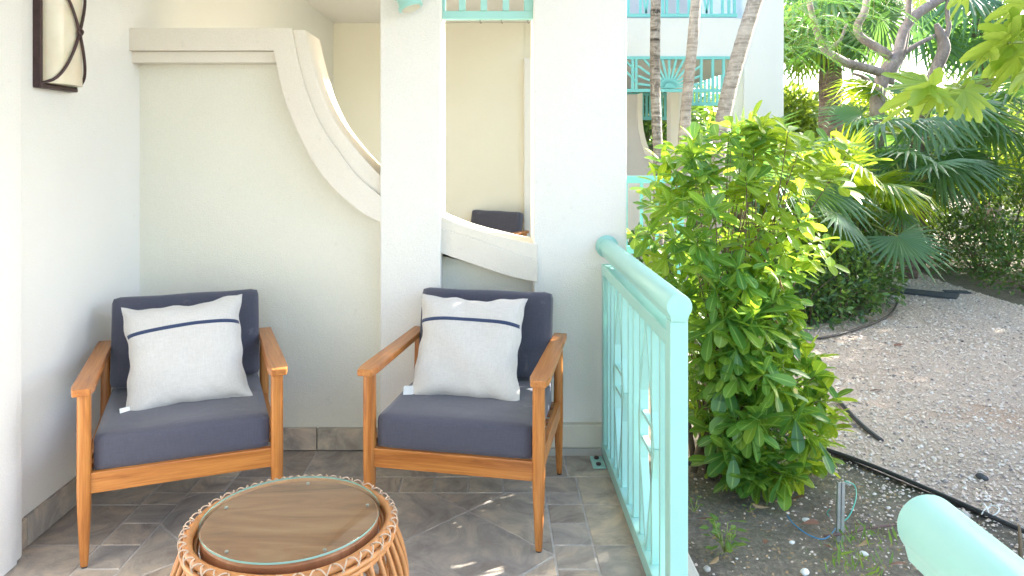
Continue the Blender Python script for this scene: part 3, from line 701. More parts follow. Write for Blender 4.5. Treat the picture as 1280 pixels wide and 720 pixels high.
# ------------------------------------------------------------------ rattan table
tb = thing('rattan_table', 'round rattan basket table with a glass top, in front of both armchairs', 'table', (-0.543, 1.996, 0))
def disc(r, z0, z1, bev, n=72):
    prof = [(0, z0), (r - bev, z0), (r, z0 + bev), (r, z1 - bev), (r - bev, z1), (0, z1)]; V = []; F = []
    V.append((0, 0, z0))
    for rr, z in prof[1:-1]: V += [(rr * math.cos(2 * PI * j / n), rr * math.sin(2 * PI * j / n), z) for j in range(n)]
    V.append((0, 0, z1)); m_ = len(prof) - 2
    F += [(0, 1 + (j + 1) % n, 1 + j) for j in range(n)]
    for i in range(m_ - 1): F += [(1 + i * n + j, 1 + i * n + (j + 1) % n, 1 + (i + 1) * n + (j + 1) % n, 1 + (i + 1) * n + j) for j in range(n)]
    F += [(1 + (m_ - 1) * n + j, 1 + (m_ - 1) * n + (j + 1) % n, len(V) - 1) for j in range(n)]
    return V, F
V, F = disc(0.2345, 0.4135, 0.420, 0.0015); g = obj('glass_top', mesh('glass_top', V, F, 'glass'), tb)
rimV = [(r * math.cos(2 * PI * j / 96), r * math.sin(2 * PI * j / 96), z) for r, z in ((0.2348, 0.4142), (0.2348, 0.4194)) for j in range(96)]
obj('glass_edge', mesh('glass_edge', rimV, [(j, (j + 1) % 96, 96 + (j + 1) % 96, 96 + j) for j in range(96)], 'glass_rim', True), g)
m, nt, b = newmat('weathered table board'); v = coords(nt, (1.2, 7, 1))
n1 = noise(nt, v, 2.2, 7, 0.65, 1.0)
L(nt, ramp(nt, n1, [(0.28, (0.12, 0.044, 0.019)), (0.5, (0.27, 0.108, 0.046)), (0.72, (0.37, 0.20, 0.105))]), b.inputs['Base Color']); b.inputs['Roughness'].default_value = 0.5; M['board'] = m
V, F = disc(0.2315, 0.362, 0.408, 0.004); d_ = obj('table_board', mesh('table_board', V, F, 'board', True), tb); d_.modifiers.new('e', 'EDGE_SPLIT').split_angle = R(40)
for k in range(5):
    a = R(20 + 72 * k); V, F = disc(0.0048, 0.408, 0.4134, 0.001, 14); obj('bumper', mesh('bumper', V, F, 'steel'), g, (0.205 * math.cos(a), 0.205 * math.sin(a), 0))
def ringcane(r, z, t, name='cane_ring', mat='rattan', wob=0.002):
    pts = [(( r + wob * math.sin(5 * a + z * 50)) * math.cos(a), (r + wob * math.sin(5 * a + z * 50)) * math.sin(a), z + wob * 0.6 * math.sin(3 * a + r * 80)) for a in np.linspace(0, 2 * PI, 73)]
    return MB().tube(pts, t, 8, False).build(name, mat, tb, True)
ringcane(0.261, 0.392, 0.0125); ringcane(0.277, 0.378, 0.0075); ringcane(0.273, 0.362, 0.0075); ringcane(0.245, 0.372, 0.008)
ringcane(0.290, 0.13, 0.007); ringcane(0.262, 0.012, 0.012); ringcane(0.255, 0.035, 0.008)
NR = 46
rib = MB().tube(spline([(0.264, 0, 0.385), (0.280, 0, 0.35), (0.303, 0, 0.28), (0.308, 0, 0.20), (0.296, 0, 0.10), (0.262, 0, 0.015)], 4), 0.0072, 7).build('rib', 'rattan', tb, True)
for k in range(1, NR):
    o = rib.copy(); C.objects.link(o); o.parent = tb; o.rotation_euler = (random.uniform(-.01, .01), 0, 2 * PI * k / NR + random.uniform(-.012, .012))
rib2 = MB().tube(spline([(0.252, 0, 0.38), (0.266, 0.005, 0.33), (0.284, 0.012, 0.24), (0.282, 0.018, 0.15), (0.25, 0.025, 0.02)], 4), 0.0048, 6).build('inner_rib', 'rattan', tb, True)
for k in range(1, NR // 2):
    o = rib2.copy(); C.objects.link(o); o.parent = tb; o.rotation_euler = (0, 0, 4 * PI * k / NR)
lc = MB(); NL = 40
for k in range(NL):
    for sgn in (-1, 1):
        pts = []
        for i in range(13):
            q = i / 12; a = 2 * PI * (k + 0.5 + sgn * (q - 0.5) * 0.95) / NL
            th = PI * 0.62 - q * PI * 1.32; rr = 0.0148
            pts.append(((0.264 - 0.0 + rr * math.cos(PI - th) * -1.0 + 0.004) * math.cos(a), (0.264 + rr * math.cos(PI - th) * -1.0 + 0.004) * math.sin(a), 0.386 + 0.020 * math.sin(th + 0.35)))
        lc.tube(pts, 0.0021, 5)
lc.build('lacing', 'lace', tb, True)

# ------------------------------------------------------------------ aqua railing beside the patio, and its nearer continuation
def loaf(x, y0, y1, zc, r, name, parent):
    n = 26; pr = []
    for i in range(n + 1):
        a = R(-40) + R(260) * i / n; pr.append((r * math.cos(a), r * math.sin(a)))
    pr += [(-r * 0.62, -r * 1.18), (r * 0.62, -r * 1.18)]
    V = [(x + a, y, zc + b_) for y in (y0, y1) for a, b_ in pr]; k = len(pr)
    F = [(i, (i + 1) % k, k + (i + 1) % k, k + i) for i in range(k)] + [tuple(range(k)), tuple(range(2 * k - 1, k - 1, -1))]
    o = MB().add(V, F).build(name, 'aqua', parent, True); md = o.modifiers.new('b', 'BEVEL'); md.width = 0.003; md.segments = 2; md.limit_method = 'ANGLE'; md.angle_limit = R(50)
    o.modifiers.new('e', 'EDGE_SPLIT').split_angle = R(50); return o
def railing(label, y0, y1, xc, diamonds, verts, postY, gate=None):
    t = thing('patio_railing', label, 'railing', (xc, y0, 0), 0)
    A = lambda mb, name, bv=0.002: mb.build(name, 'aqua', t, bevel=bv)
    loaf(0, 0 if y0 > 1 else 0, y1 - y0, 0.96, 0.0365, 'handrail', t)
    A(MB().box(-0.027, 0.027, 0.05 if postY > y0 - .1 else 0, y1 - y0, 0.838, 0.882), 'top_bar', 0.003)
    A(MB().box(-0.027, 0.027, 0.05, y1 - y0, 0.014, 0.066), 'bottom_bar', 0.003)
    A(MB().box(-0.026, 0.026, postY - y0, postY - y0 + 0.052, -0.006, 0.918), 'post', 0.004)
    A(MB().box(-0.025, 0.025, y1 - y0 - 0.05, y1 - y0 - 0.002, 0.066, 0.838), 'end_stile', 0.003)
    for yy in verts: A(MB().box(-0.015, 0.015, yy - y0 - 0.009, yy - y0 + 0.009, 0.066, 0.838), 'baluster')
    for yc in diamonds:
        for s in (-1, 1):
            A(MB().bar((0.001 * s, yc - y0 + s * 0.01, 0.838), (0.001 * s, yc - y0 + s * 0.13, 0.452), 0.028, 0.014), 'diamond_bar')
            A(MB().bar((0.001 * s, yc - y0 + s * 0.13, 0.452), (0.001 * s, yc - y0 + s * 0.01, 0.066), 0.028, 0.014), 'diamond_bar')
        A(MB().box(-0.010, 0.010, yc - y0 - 0.085, yc - y0 + 0.085, 0.40, 0.414), 'link_bar'); A(MB().box(-0.010, 0.010, yc - y0 - 0.085, yc - y0 + 0.085, 0.49, 0.504), 'link_bar')
    return t
rl = railing('aqua metal railing with diamond bars, ending at a square post by the bush', 2.085, 3.405, 0.527, [3.03, 2.485], [3.31, 3.215, 3.12, 2.94, 2.80, 2.70, 2.58, 2.39, 2.27, 2.19], 2.09)
MB().tube([(0, 1.318, 0.96), (0, 1.335, 0.96)], 0.052, 24).build('wall_flange', 'aqua', rl, True)
bp = MB().box(-0.085, -0.028, 1.17, 1.29, 0.0015, 0.0085).build('base_plate', 'aqua', rl, bevel=0.002)
for yy in (1.195, 1.262): MB().tube([(-0.058, yy, 0.008), (-0.058, yy, 0.017)], 0.011, 6).build('bolt', 'iron', bp)
rn = railing('near aqua railing whose rounded handrail end shows at the bottom right', -0.4, 0.872, 0.512, [0.2], [0.7, 0.6, 0.5, 0.4, 0.0, -0.1, -0.2], 0.79)
for ch in rn.children:
    if ch.name.startswith('top_bar') or ch.name.startswith('bottom_bar'): ch.location.y -= 0.03

# ------------------------------------------------------------------ garden small things
def pg(u, v, z=ZG): Y = (H - z) * 924 / (v - 189); return Vector(((u - 616) / 924 * Y, Y, z))
def hose(label, pix, r, z=ZG + 0.014, mat='black_rubber', name='irrigation_hose', cat='hose'):
    pts = spline([pg(u, v, z + dz) for u, v, dz in pix], 8); o = MB().tube(pts, r, 10).build(name, mat, None, True); return tag(o, label, cat)
hose('long black irrigation hose crossing the ground below the gravel path', [(860, 580, -0.01), (900, 572, 0), (950, 556, 0), (1000, 553, 0), (1045, 566, 0), (1095, 584, 0.004), (1150, 607, 0), (1210, 633, 0.006), (1280, 664, 0), (1340, 692, 0)], 0.0105)
hose('short black hose piece half buried in gravel right of the bush', [(1046, 498, 0.0), (1060, 514, 0.004), (1076, 530, 0.0), (1090, 542, -0.006), (1102, 551, -0.014)], 0.013)
hose('dark hose curving past the far shrub at the path edge', [(1000, 425, 0), (1040, 420, 0), (1080, 408, 0), (1108, 396, 0), (1118, 386, 0), (1122, 374, 0), (1114, 364, -.01)], 0.010)
hp = pg(1232, 640, ZG + .02)
pts = [hp + Vector((0.028 * math.cos(a) + 0.012, -0.015 + 0.028 * math.sin(a), 0.012 + 0.018 * math.cos(a * 1.0))) for a in np.linspace(0, 2 * PI, 25)]
zt_ = thing('cable_tie', 'white plastic cable tie looped round the long hose', 'cable tie', tuple(hp))
MB().tube([p - hp for p in pts], 0.0026, 6, False).build('loop', 'white_plastic', zt_, True)
MB().tube([Vector((-0.004, 0.03, 0.01)), Vector((0.0, 0.012, 0.03)), Vector((0.0, -0.012, 0.02)), Vector((-0.002, -0.03, -0.01))], 0.003, 6).build('strap', 'white_plastic', zt_, True)
MB().tube([Vector((-0.03, -0.02, 0.0)), Vector((-0.005, -0.002, 0.012)), Vector((0.02, 0.0, 0.02))], 0.0026, 6).build('tail', 'white_plastic', zt_, True)
sp = pg(1050, 668)
st = thing('metal_stake', 'short grey metal channel stake standing in the soil with wires', 'stake', tuple(sp))
V = [(-0.014, 0.008), (-0.014, -0.006), (-0.002, -0.006), (0.0, 0.003), (0.002, -0.006), (0.014, -0.006), (0.014, 0.008), (0.011, 0.008), (0.011, -0.003), (0.005, -0.003), (0.0, 0.007), (-0.005, -0.003), (-0.011, -0.003), (-0.011, 0.008)]
k = len(V); MB().add([(a, b_, z) for z in (-0.05, 0.205) for a, b_ in V], [(i, (i + 1) % k, k + (i + 1) % k, k + i) for i in range(k)] + [tuple(range(k)), tuple(range(k, 2 * k))]).build('channel', 'steel', st, rot=(R(-2), R(2), 0))
def wire(label, pix, r, mat, name='wire'):
    pts = spline([pg(u, v, ZG) + Vector((0, 0, dz)) for u, v, dz in pix], 8); return tag(MB().tube(pts, r, 6).build(name, mat, None, True), label, 'wire')
wire('blue wire curling over the soil left of the metal stake', [(984, 644, 0.0), (992, 656, .004), (1010, 670, .006), (1030, 675, .004), (1044, 664, .01), (1052, 645, .02), (1046, 640, .03)], 0.0026, 'blue_wire')
wire('green wire looping up right of the metal stake', [(1050, 655, 0.0), (1062, 650, 0.02), (1070, 640, .06), (1068, 630, .08), (1056, 640, .13)], 0.0024, 'green_wire')
wire('short green wire end sticking up left of the stake', [(1036, 645, 0.0), (1034, 650, .03), (1037, 655, .06)], 0.0024, 'green_wire')
tag(MB().tube(spline([pg(u, v) + Vector((0, 0, .006)) for u, v in [(1030, 672), (1060, 668), (1085, 662), (1118, 658)]], 5), 0.005, 6).build('root', 'brown_wire', None, True), 'thin brown root lying on the soil at the foot of the stake', 'root')
tag(MB().tube([pg(1276, 705), pg(1275, 700) + Vector((.002, 0, .06)), pg(1274, 700) + Vector((0, 0, .13))], [.008, .007, .005], 7).build('broken_stick', 'twig', None, True), 'upright broken stick beside the hose at the right edge', 'stick')
# dark slab on path
s = pg(1148, 367)
o = MB().prism([(-0.28, -0.0), (0.36, 0.0), (0.36, 0.018), (-0.28, 0.018)], -0.14, 0.14).build('drain_mat', 'mat', None, bevel=0.004, loc=(s.x, s.y, ZG + 0.004), rot=(0, 0, R(-38))); tag(o, 'dark flat mat lying across the far end of the path', 'mat')
s = pg(1196, 366); o = MB().box(-0.12, 0.12, -0.06, 0.06, 0, 0.014).build('drain_mat', 'mat', None, bevel=0.004, loc=(s.x, s.y, ZG + 0.004), rot=(0, 0, R(-10))); tag(o, 'small dark slab on the path in front of the right hedge', 'mat')
# garden path light
s = pg(1147, 318); gl_ = thing('path_light', 'small white garden lamp at the far bend of the path', 'lamp', tuple(s))
MB().tube([(0, 0, 0), (0, 0, 0.22)], 0.02, 8).build('stem', 'steel', gl_, True); MB().tube([(0, 0, .18), (0, 0, 0.30)], [0.06, 0.055], 14).build('lantern', 'white_plastic', gl_, True)
MB().tube([(0, 0, .30), (0, 0, 0.31), (0, 0, .34)], [0.14, 0.14, 0.03], 16).build('cap', 'steel', gl_, True)
# dry leaves
dl = mesh('dry_leaf', leaf_shape('obovate')[0] * [1, 1, 1.0] + np.array([[0, 0, 0]]), leaf_shape('obovate')[1], 'dry_leaf', True)
dl2 = mesh('dry_leaf', leaf_shape('obovate')[0] * [1, .8, -2], leaf_shape('obovate')[1], 'tan_leaf', True)
dls = [(988, 625, .09, 20, 0, 'dark brown dry leaf just right of the lowest bush leaves'), (962, 634, .075, 170, 1, 'curled tan dry leaf below the bush'), (1002, 655, .08, 10, 0, 'dark red dry leaf lying inside the blue wire curl'), (955, 680, .06, 60, 0, 'reddish dry leaf on the soil left of the stake'), (1050, 690, .07, 130, 0, 'maroon dry leaf in front of the metal stake'), (870, 648, .09, -20, 0, 'brown dry leaf right beside the railing post'), (1110, 706, .07, 0, 0, 'dark dry leaf beside the near handrail'), (886, 705, .06, 40, 1, 'tan dry leaf near the patio edge'), (1003, 620, .04, 100, 0, 'tiny brown leaf above the wire'), (1072, 682, .06, 30, 1, 'orange tan leaf right of the stake foot'), (1130, 430, .10, 200, 0, 'long dark leaf on the gravel path'), (1105, 488, .08, 160, 0, 'brown twig like leaf in the middle of the path')]
for u, v_, sz_, a, kd, lb in dls:
    o = obj('dry_leaf', dl2 if kd else dl, None, pg(u, v_, ZG + 0.012), (R(random.uniform(-15, 15)), R(random.uniform(-12, 5)), R(a))); o.scale = (sz_,) * 3; tag(o, lb, 'dry leaf', 'dry leaves on the garden ground')
# white pebbles big
for u, v_, r_, lb in [(1060, 604, .02, 'pale flat stone behind the metal stake'), (1008, 650, .016, 'white pebble right of the blue wire end'), (1080, 692, .016, 'white pebble lowest right of the stake'), (990, 678, .012, 'small white pebble in front of the blue wire'), (1006, 715, .02, 'white stone at the bottom edge of the picture'), (884, 711, .017, 'grey white stone by the patio edge'), (1118, 372, .05, 'grey stone at the corner of the far shrub'), (1114, 378, .04, 'round stone under the far shrub'), (1227, 596, .03, 'dark grey stone in the gravel by the hose'), (1205, 643, .03, 'cream stone between the hose and the near handrail')]:
    bm = bmesh.new(); bmesh.ops.create_icosphere(bm, subdivisions=2, radius=1)
    for v3 in bm.verts: v3.co *= 1 + 0.18 * math.sin(v3.co.x * 3 + u) * math.cos(v3.co.y * 4 + v_)
    me = bpy.data.meshes.new('stone'); bm.to_mesh(me); bm.free(); me.polygons.foreach_set('use_smooth', [True] * len(me.polygons)); me.materials.append(M['white_plastic'] if 'white' in lb and 'grey' not in lb else (M['mat'] if 'dark' in lb else M['concrete']))
    o = obj('stone', me, None, pg(u, v_, ZG + r_ * .2), (0, 0, u)); o.scale = (r_, r_ * .75, r_ * .5); tag(o, lb, 'stone', 'larger stones on the ground')

# ------------------------------------------------------------------ vegetation
def tiny_plant(u, v_, n, size, label):
    s = pg(u, v_); t = thing('weed', label, 'weed', tuple(s)); a = rng.random(n) * 2 * PI; h = rng.random(n) * size * 1.1
    pos = np.stack([np.cos(a) * size * .5 * rng.random(n), np.sin(a) * size * .5 * rng.random(n), h], -1)
    d = np.stack([np.cos(a), np.sin(a), rng.normal(.3, .3, n)], -1)
    o = scatter('foliage', 'oval', pos, d, np.full(n, size * .34) * rng.uniform(.7, 1.2, n), rng.normal(0, .4, n), 'grassy', t); stuff(o)
    mb = MB()
    for i in range(0, n, 3): mb.tube([(0, 0, 0), tuple(pos[i] * [.6, .6, .5]), tuple(pos[i])], 0.0018, 4)
    mb.build('stem', 'green_stem', t, True)
tiny_plant(905, 690, 46, 0.12, 'low green weed with small round leaves near the patio edge')
tiny_plant(868, 640, 12, 0.07, 'tiny green seedling beside the railing post')
tiny_plant(936, 640, 8, 0.05, 'single seedling under the lowest leaves of the bush')
# grass tufts stuff at bottom right
n = 120; ctr = [pg(1085, 700), pg(1100, 675), pg(1060, 712)]; pp = np.array([ctr[i % 3] for i in range(n)]) + np.stack([rng.normal(0, .07, n), rng.normal(0, .06, n), np.full(n, 0.0)], -1)
dd = np.stack([rng.normal(0, .5, n), rng.normal(0, .5, n), np.full(n, .7)], -1)
stuff(scatter('grass_tufts', 'long', pp, dd, rng.uniform(.02, .07, n), rng.random(n) * 6, 'grassy'), 'sparse green grass tufts on the soil near the handrail', 'grass')
n = 900; x = rng.uniform(.75, 1.9, n); y = rng.uniform(2.3, 3.6, n); k = ~in_path(x, y); x, y = x[k], y[k]; n = len(x)
stuff(scatter('leaf_litter', 'oval', np.stack([x, y, np.full(n, ZG - .008)], -1), np.stack([rng.normal(0, 1, n), rng.normal(0, 1, n), rng.normal(0, .15, n)], -1), rng.uniform(.006, .02, n), rng.normal(0, .5, n), 'tan_leaf'), 'crumbled leaf litter over the soil bed', 'litter')

# --- main bush
bx, by = 1.22, 3.55
bush = thing('leafy_bush', 'large bright green bush with glossy paddle leaves right of the aqua railing', 'bush', (bx, by, ZG))
# crown outline: per height (v), left and right pixel extent; depth centre moves
prof = [(158, 905, 960), (180, 850, 1062), (205, 822, 1080), (235, 806, 1010), (265, 792, 1015), (300, 788, 1038), (330, 800, 1045), (360, 830, 1000), (395, 855, 985), (430, 858, 1000), (470, 862, 1028), (510, 870, 1040), (550, 885, 1035), (585, 905, 1010), (608, 935, 985)]
pv = [p[0] for p in prof]; pl = [p[1] for p in prof]; pr_ = [p[2] for p in prof]
def bush_pts(n, shell=0.6):
    v_ = rng.uniform(155, 606, n); l = np.interp(v_, pv, pl); r = np.interp(v_, pv, pr_); u = l + (r - l) * rng.random(n)
    c = (u - l) / (r - l); half = 0.06 + 0.50 * np.sqrt(np.clip(1 - (2 * c - 1) ** 2, 0, 1)) * np.interp(v_, [155, 250, 450, 606], [.5, .95, .8, .45])
    yc = np.interp(v_, [155, 300, 606], [3.75, 3.65, 3.42]); s = np.sign(rng.random(n) - .3) * rng.random(n) ** shell; Y = yc - half * s
    Y = np.maximum(Y, 2.95)
    # keep clear of wall / rail
    xx = (u - 616) / 924 * Y; zz = H + (189 - v_) / 924 * Y; return np.stack([xx, Y, zz], -1), c, v_
NC = 440
pc_, cc, vv = bush_pts(NC)
centre = np.array([bx, by + 0.1, 0.35])
ex = [(1062, 188, 3.5), (1078, 204, 3.45), (1040, 176, 3.5), (1030, 215, 3.3), (1000, 185, 3.3), (1036, 322, 3.2), (1018, 300, 3.1), (1050, 232, 3.4), (985, 165, 3.3), (950, 158, 3.4)]
for i, (u, v_, Y) in enumerate(ex): pc_[i] = P(u, v_, Y); cc[i] = .9; vv[i] = v_
pos = []; dr = []; sz = []; ro = []; sun_tinted = []
for i in range(NC):
    out = pc_[i] - centre; out[1] -= 0.15; out /= np.linalg.norm(out); ax = out + rng.normal(0, .35, 3) + np.array([0, -.15, .25 if vv[i] < 400 else -.15]); ax /= np.linalg.norm(ax)
    m_ = rng.integers(6, 10); a0 = rng.random() * 6; t1 = np.cross(ax, [0.3, 0.5, 0.8]); t1 /= np.linalg.norm(t1); t2 = np.cross(ax, t1)
    top = vv[i] < 330; yg = (top and rng.random() < (.25 + .5 * (cc[i] > .55))) or (cc[i] > .82 and rng.random() < .45)  # sun-yellowed leaf colour favours the crown's top and right side
    for j in range(m_):
        a = a0 + j * 2.4; sp_ = rng.uniform(.7, 1.25); d = ax * rng.uniform(.15, .65) + (t1 * math.cos(a) + t2 * math.sin(a)) * sp_; d[2] -= .12
        pos.append(pc_[i] + ax * rng.uniform(-.035, .01)); dr.append(d / np.linalg.norm(d)); sz.append(rng.uniform(.076, .138) * (1.10 if vv[i] > 380 else .92)); ro.append(rng.normal(0, .35)); sun_tinted.append(yg)
pos = np.array(pos); dr = np.array(dr); sz = np.array(sz); ro = np.array(ro); sun_tinted = np.array(sun_tinted)
Fr = frames(dr, ro); tip = pos + dr * sz[:, None]
rk = np.argsort(pos[:, 1] - sz * 1.5); k = (np.abs(pos[:, 0] - .62) > .0) & ~((pos[:, 0] < .70) & (pos[:, 1] < 3.75)) & ~((tip[:, 0] < .64) & (tip[:, 1] < 3.75))
rk = [i for i in rk if k[i]]
LA = leafdata('obovate', 6, 'leaf_bush'); LB = leafdata('obovate', 4, 'leaf_sun_tint')
near = rk[:300]; rest = np.array(rk[300:])
for i in near:
    m4 = Matrix.Translation(pos[i] - np.array([bx, by, ZG])) @ Matrix(Fr[i].tolist()).to_4x4() @ Matrix.Scale(sz[i], 4)
    o = obj('leaf', random.choice(LB if sun_tinted[i] else LA), bush); o.matrix_local = m4
off = np.array([bx, by, ZG])
for yg, mt in ((False, 'leaf_bush'), (True, 'leaf_sun_tint')):
    s_ = rest[sun_tinted[rest] == yg]; stuff(scatter('foliage', 'obovate', pos[s_] - off, dr[s_], sz[s_], ro[s_], mt, bush))
# stems
mb = MB()
for i in range(0, NC, 4):
    e = Vector(pc_[i]) - Vector(off); 
    if pc_[i][0] < .72: continue
    s0 = Vector((rng.uniform(-.22, .05), rng.uniform(-.12, .12), 0)); mid = s0 * .7 + Vector((e.x * .35, e.y * .3, e.z * .55)); mb.tube(spline([s0, mid, e], 4), lerp_list([.007, .004, .0018], 9), 5)
for a, b_ in (((-.27, -.05, 0), (-.20, .0, .62)), ((-.24, .05, 0), (-.26, .08, .7)), ((-.16, -.06, 0), (.05, 0, .8)), ((-.2, 0, 0), (-.05, .05, .9))):
    a = Vector(a); b_ = Vector(b_); mb.tube(spline([a, (a + b_) / 2 + Vector((rng.normal(0, .03), 0, 0)), b_], 5), lerp_list([.017, .012, .007], 11), 7)
mb.build('branches', 'twig', bush, True)
# a few hanging withered leaves
for u, v_ in ((965, 372), (968, 388), (975, 345)):
    p = P(u, v_, 3.2); o = obj('withered_leaf', dl2, bush, p - Vector(off), (R(20), R(80), R(30))); o.scale = (.07,) * 3

# --- shrubs / hedges of small leaves
def shrub(label, blobs, n, leaf, mat, group=None, kind='oval', name='shrub', cat='shrub', frac_young=0.0):
    x0, y0 = blobs[0][0], blobs[0][1]; t = thing(name, label, cat, (x0, y0, ZG), 0, group); P_ = []; D_ = []
    w = np.array([b_[3] * b_[4] * b_[5] for b_ in blobs]) ** .67; w = w / w.sum()
    for b_, ww in zip(blobs, w):
        k = int(n * ww); d = rand_unit(k); r = rng.random(k) ** .3 * (1 + .13 * np.sin(d[:, 0] * 7 + b_[0]) * np.cos(d[:, 2] * 6 + d[:, 1] * 5)); q = d * r[:, None] * np.array(b_[3:6]) + np.array(b_[:3])
        P_.append(q); D_.append(d + rng.normal(0, .6, (k, 3)) + [0, 0, .2])
    P_ = np.concatenate(P_); D_ = np.concatenate(D_); g = P_[:, 2] > ZG + .02; P_, D_ = P_[g], D_[g]
    o = scatter('foliage', kind, P_ - [x0, y0, ZG], D_, leaf * rng.uniform(.6, 1.4, len(P_)), rng.normal(0, .6, len(P_)), mat, t); stuff(o)
    mb = MB()
    for i in range(0, len(P_), max(1, len(P_) // 60)):
        e = Vector(P_[i] - [x0, y0, ZG]); j = np.argmin([(e.x + x0 - b_[0]) ** 2 + (e.y + y0 - b_[1]) ** 2 for b_ in blobs]); r0 = Vector((blobs[j][0] - x0 + rng.normal(0, .06), blobs[j][1] - y0 + rng.normal(0, .06), 0))
        mb.tube([r0, (r0 + e) * .5 + Vector((0, 0, .06)), e], [.010, .006, .002], 4)
    stuff(mb.build('branches', 'twig', t, True)); return t
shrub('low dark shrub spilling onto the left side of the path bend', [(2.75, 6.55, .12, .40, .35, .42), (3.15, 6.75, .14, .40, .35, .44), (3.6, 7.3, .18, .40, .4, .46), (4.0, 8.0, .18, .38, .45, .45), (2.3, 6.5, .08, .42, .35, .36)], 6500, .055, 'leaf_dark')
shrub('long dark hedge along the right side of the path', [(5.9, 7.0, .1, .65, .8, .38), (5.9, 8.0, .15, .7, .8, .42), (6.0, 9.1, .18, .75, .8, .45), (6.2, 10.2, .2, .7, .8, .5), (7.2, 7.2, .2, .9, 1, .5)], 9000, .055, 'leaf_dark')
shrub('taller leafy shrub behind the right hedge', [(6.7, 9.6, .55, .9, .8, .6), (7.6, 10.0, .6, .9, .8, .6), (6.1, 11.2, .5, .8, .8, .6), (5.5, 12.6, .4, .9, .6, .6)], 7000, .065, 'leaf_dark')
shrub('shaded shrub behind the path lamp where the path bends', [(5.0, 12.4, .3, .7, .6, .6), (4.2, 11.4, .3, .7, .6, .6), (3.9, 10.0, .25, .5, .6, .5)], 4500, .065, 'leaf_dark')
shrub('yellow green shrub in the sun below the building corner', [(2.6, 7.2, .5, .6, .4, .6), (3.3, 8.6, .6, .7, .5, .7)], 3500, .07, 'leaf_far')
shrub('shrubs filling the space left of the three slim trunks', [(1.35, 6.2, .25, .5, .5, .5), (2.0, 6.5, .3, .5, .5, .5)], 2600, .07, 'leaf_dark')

# --- fan palms
def fan_mesh(Rr, nl, span, droop, seed, mat):
    r = random.Random(seed); V = [(0, 0, 0)]; F = []; nf = []
    st_ = span / nl
    for i in range(nl):
        a = -span / 2 + st_ * (i + .5); l = Rr * (0.78 + 0.22 * math.cos(a * .7)) * r.uniform(.9, 1.06); fuse = .46
        cols = []
        for q, wf in ((.25, 1), (fuse, 1), (.72, .62), (1.0, .04)):
            rad = l * q; w = st_ * rad * .5 * (1 if q <= fuse else 0); ww = (st_ * l * fuse * .5) * wf if q > fuse else w
            z = -droop * (q ** 2.2) * l * (1 + .25 * r.uniform(-1, 1)) + .10 * l * math.cos(a) * 0
            zf = 0.28 * ww
            ca, sa = math.cos(a), math.sin(a); n_ = (-sa, ca); b0 = len(V)
            rr2 = rad * (1 - .25 * droop * q)
            V += [(ca * rr2 - n_[0] * ww, sa * rr2 - n_[1] * ww, z - zf), (ca * rr2, sa * rr2, z + zf), (ca * rr2 + n_[0] * ww, sa * rr2 + n_[1] * ww, z - zf)]; cols.append(b0)
        F += [(0, cols[0], cols[0] + 1), (0, cols[0] + 1, cols[0] + 2)]
        for c1, c2 in zip(cols[:-1], cols[1:]): F += [(c1, c2, c2 + 1, c1 + 1), (c1 + 1, c2 + 1, c2 + 2, c1 + 2)]
    return mesh('fan_leaf', V, F, mat, False)
FB = {m_: [fan_mesh(1, nl, R(sp_), dp, s_, m_) for s_, (nl, sp_, dp) in enumerate([(26, 250, .25), (28, 280, .45), (24, 230, .15), (30, 300, .65)])] for m_ in ('fan_blue', 'fan_green')}
def fan_palm(label, x, y, cz, fr, trunk_r=.09, group='fan palms in the garden', bark_='bark_fan', trunk=True, name='fan_palm'):
    """fr: list of (azimuth deg, elevation deg, petiole, R, mat, tilt)"""
    t = thing(name, label, 'palm', (x, y, ZG), 0, group); c = Vector((0, 0, cz - ZG))
    if trunk:
        k = 14; MB().tube([(0.0, 0, c.z * i / k) for i in range(k + 1)], [trunk_r * (1 + .08 * (i % 2)) * (1.12 - .15 * i / k) for i in range(k + 1)], 14).build('trunk', bark_, t, True)
    for az, el, pt, Rr, mt, tilt in fr:
        a, e = R(az), R(el); d = Vector((math.sin(a) * math.cos(e), math.cos(a) * math.cos(e), math.sin(e))); e2 = e - R(tilt); d2 = Vector((math.sin(a) * math.cos(e2), math.cos(a) * math.cos(e2), math.sin(e2)))
        hub = c + d * pt - Vector((0, 0, pt * pt * .15)); st_ = MB().tube(spline([c, c + d * pt * .5, hub], 4), lerp_list([.016, .008], 9), 5).build('leaf_stalk', 'green_stem', t, True)
        side = Vector((0, 0, 1)).cross(d2).normalized(); nn = d2.cross(side); rl_ = random.uniform(-.5, .5); s2, n2 = side * math.cos(rl_) + nn * math.sin(rl_), nn * math.cos(rl_) - side * math.sin(rl_)
        Mx = Matrix((d2, s2, n2)).transposed().to_4x4(); o = obj('fan_leaf', random.choice(FB[mt]), t); o.matrix_local = Matrix.Translation(hub) @ Mx @ Matrix.Scale(Rr, 4)
def ring(n, el0, el1, pt, Rr, mt, tilt=30, az0=0, spread=360):
    out = []
    for i in range(n): out.append((az0 + spread * i / n + random.uniform(-12, 12), random.uniform(el0, el1), pt * random.uniform(.8, 1.15), Rr * random.uniform(.85, 1.1), mt if isinstance(mt, str) else random.choice(mt), tilt + random.uniform(-15, 20)))
    return out
B_, G_ = 'fan_blue', 'fan_green'
fan_palm('yellow green fan palm arching over the left side of the path', 3.55, 7.6, .72, ring(10, 20, 60, .7, .6, [G_, G_, B_], 35) + ring(7, -10, 20, .7, .6, [G_, B_], 40) + ring(4, 65, 85, .55, .55, G_, 10))
fan_palm('bluish fan palm standing at the corner of the far building', 2.35, 6.9, 1.05, ring(8, 30, 80, .45, .5, B_, 5) + ring(6, 0, 30, .5, .5, [B_, G_], 30))
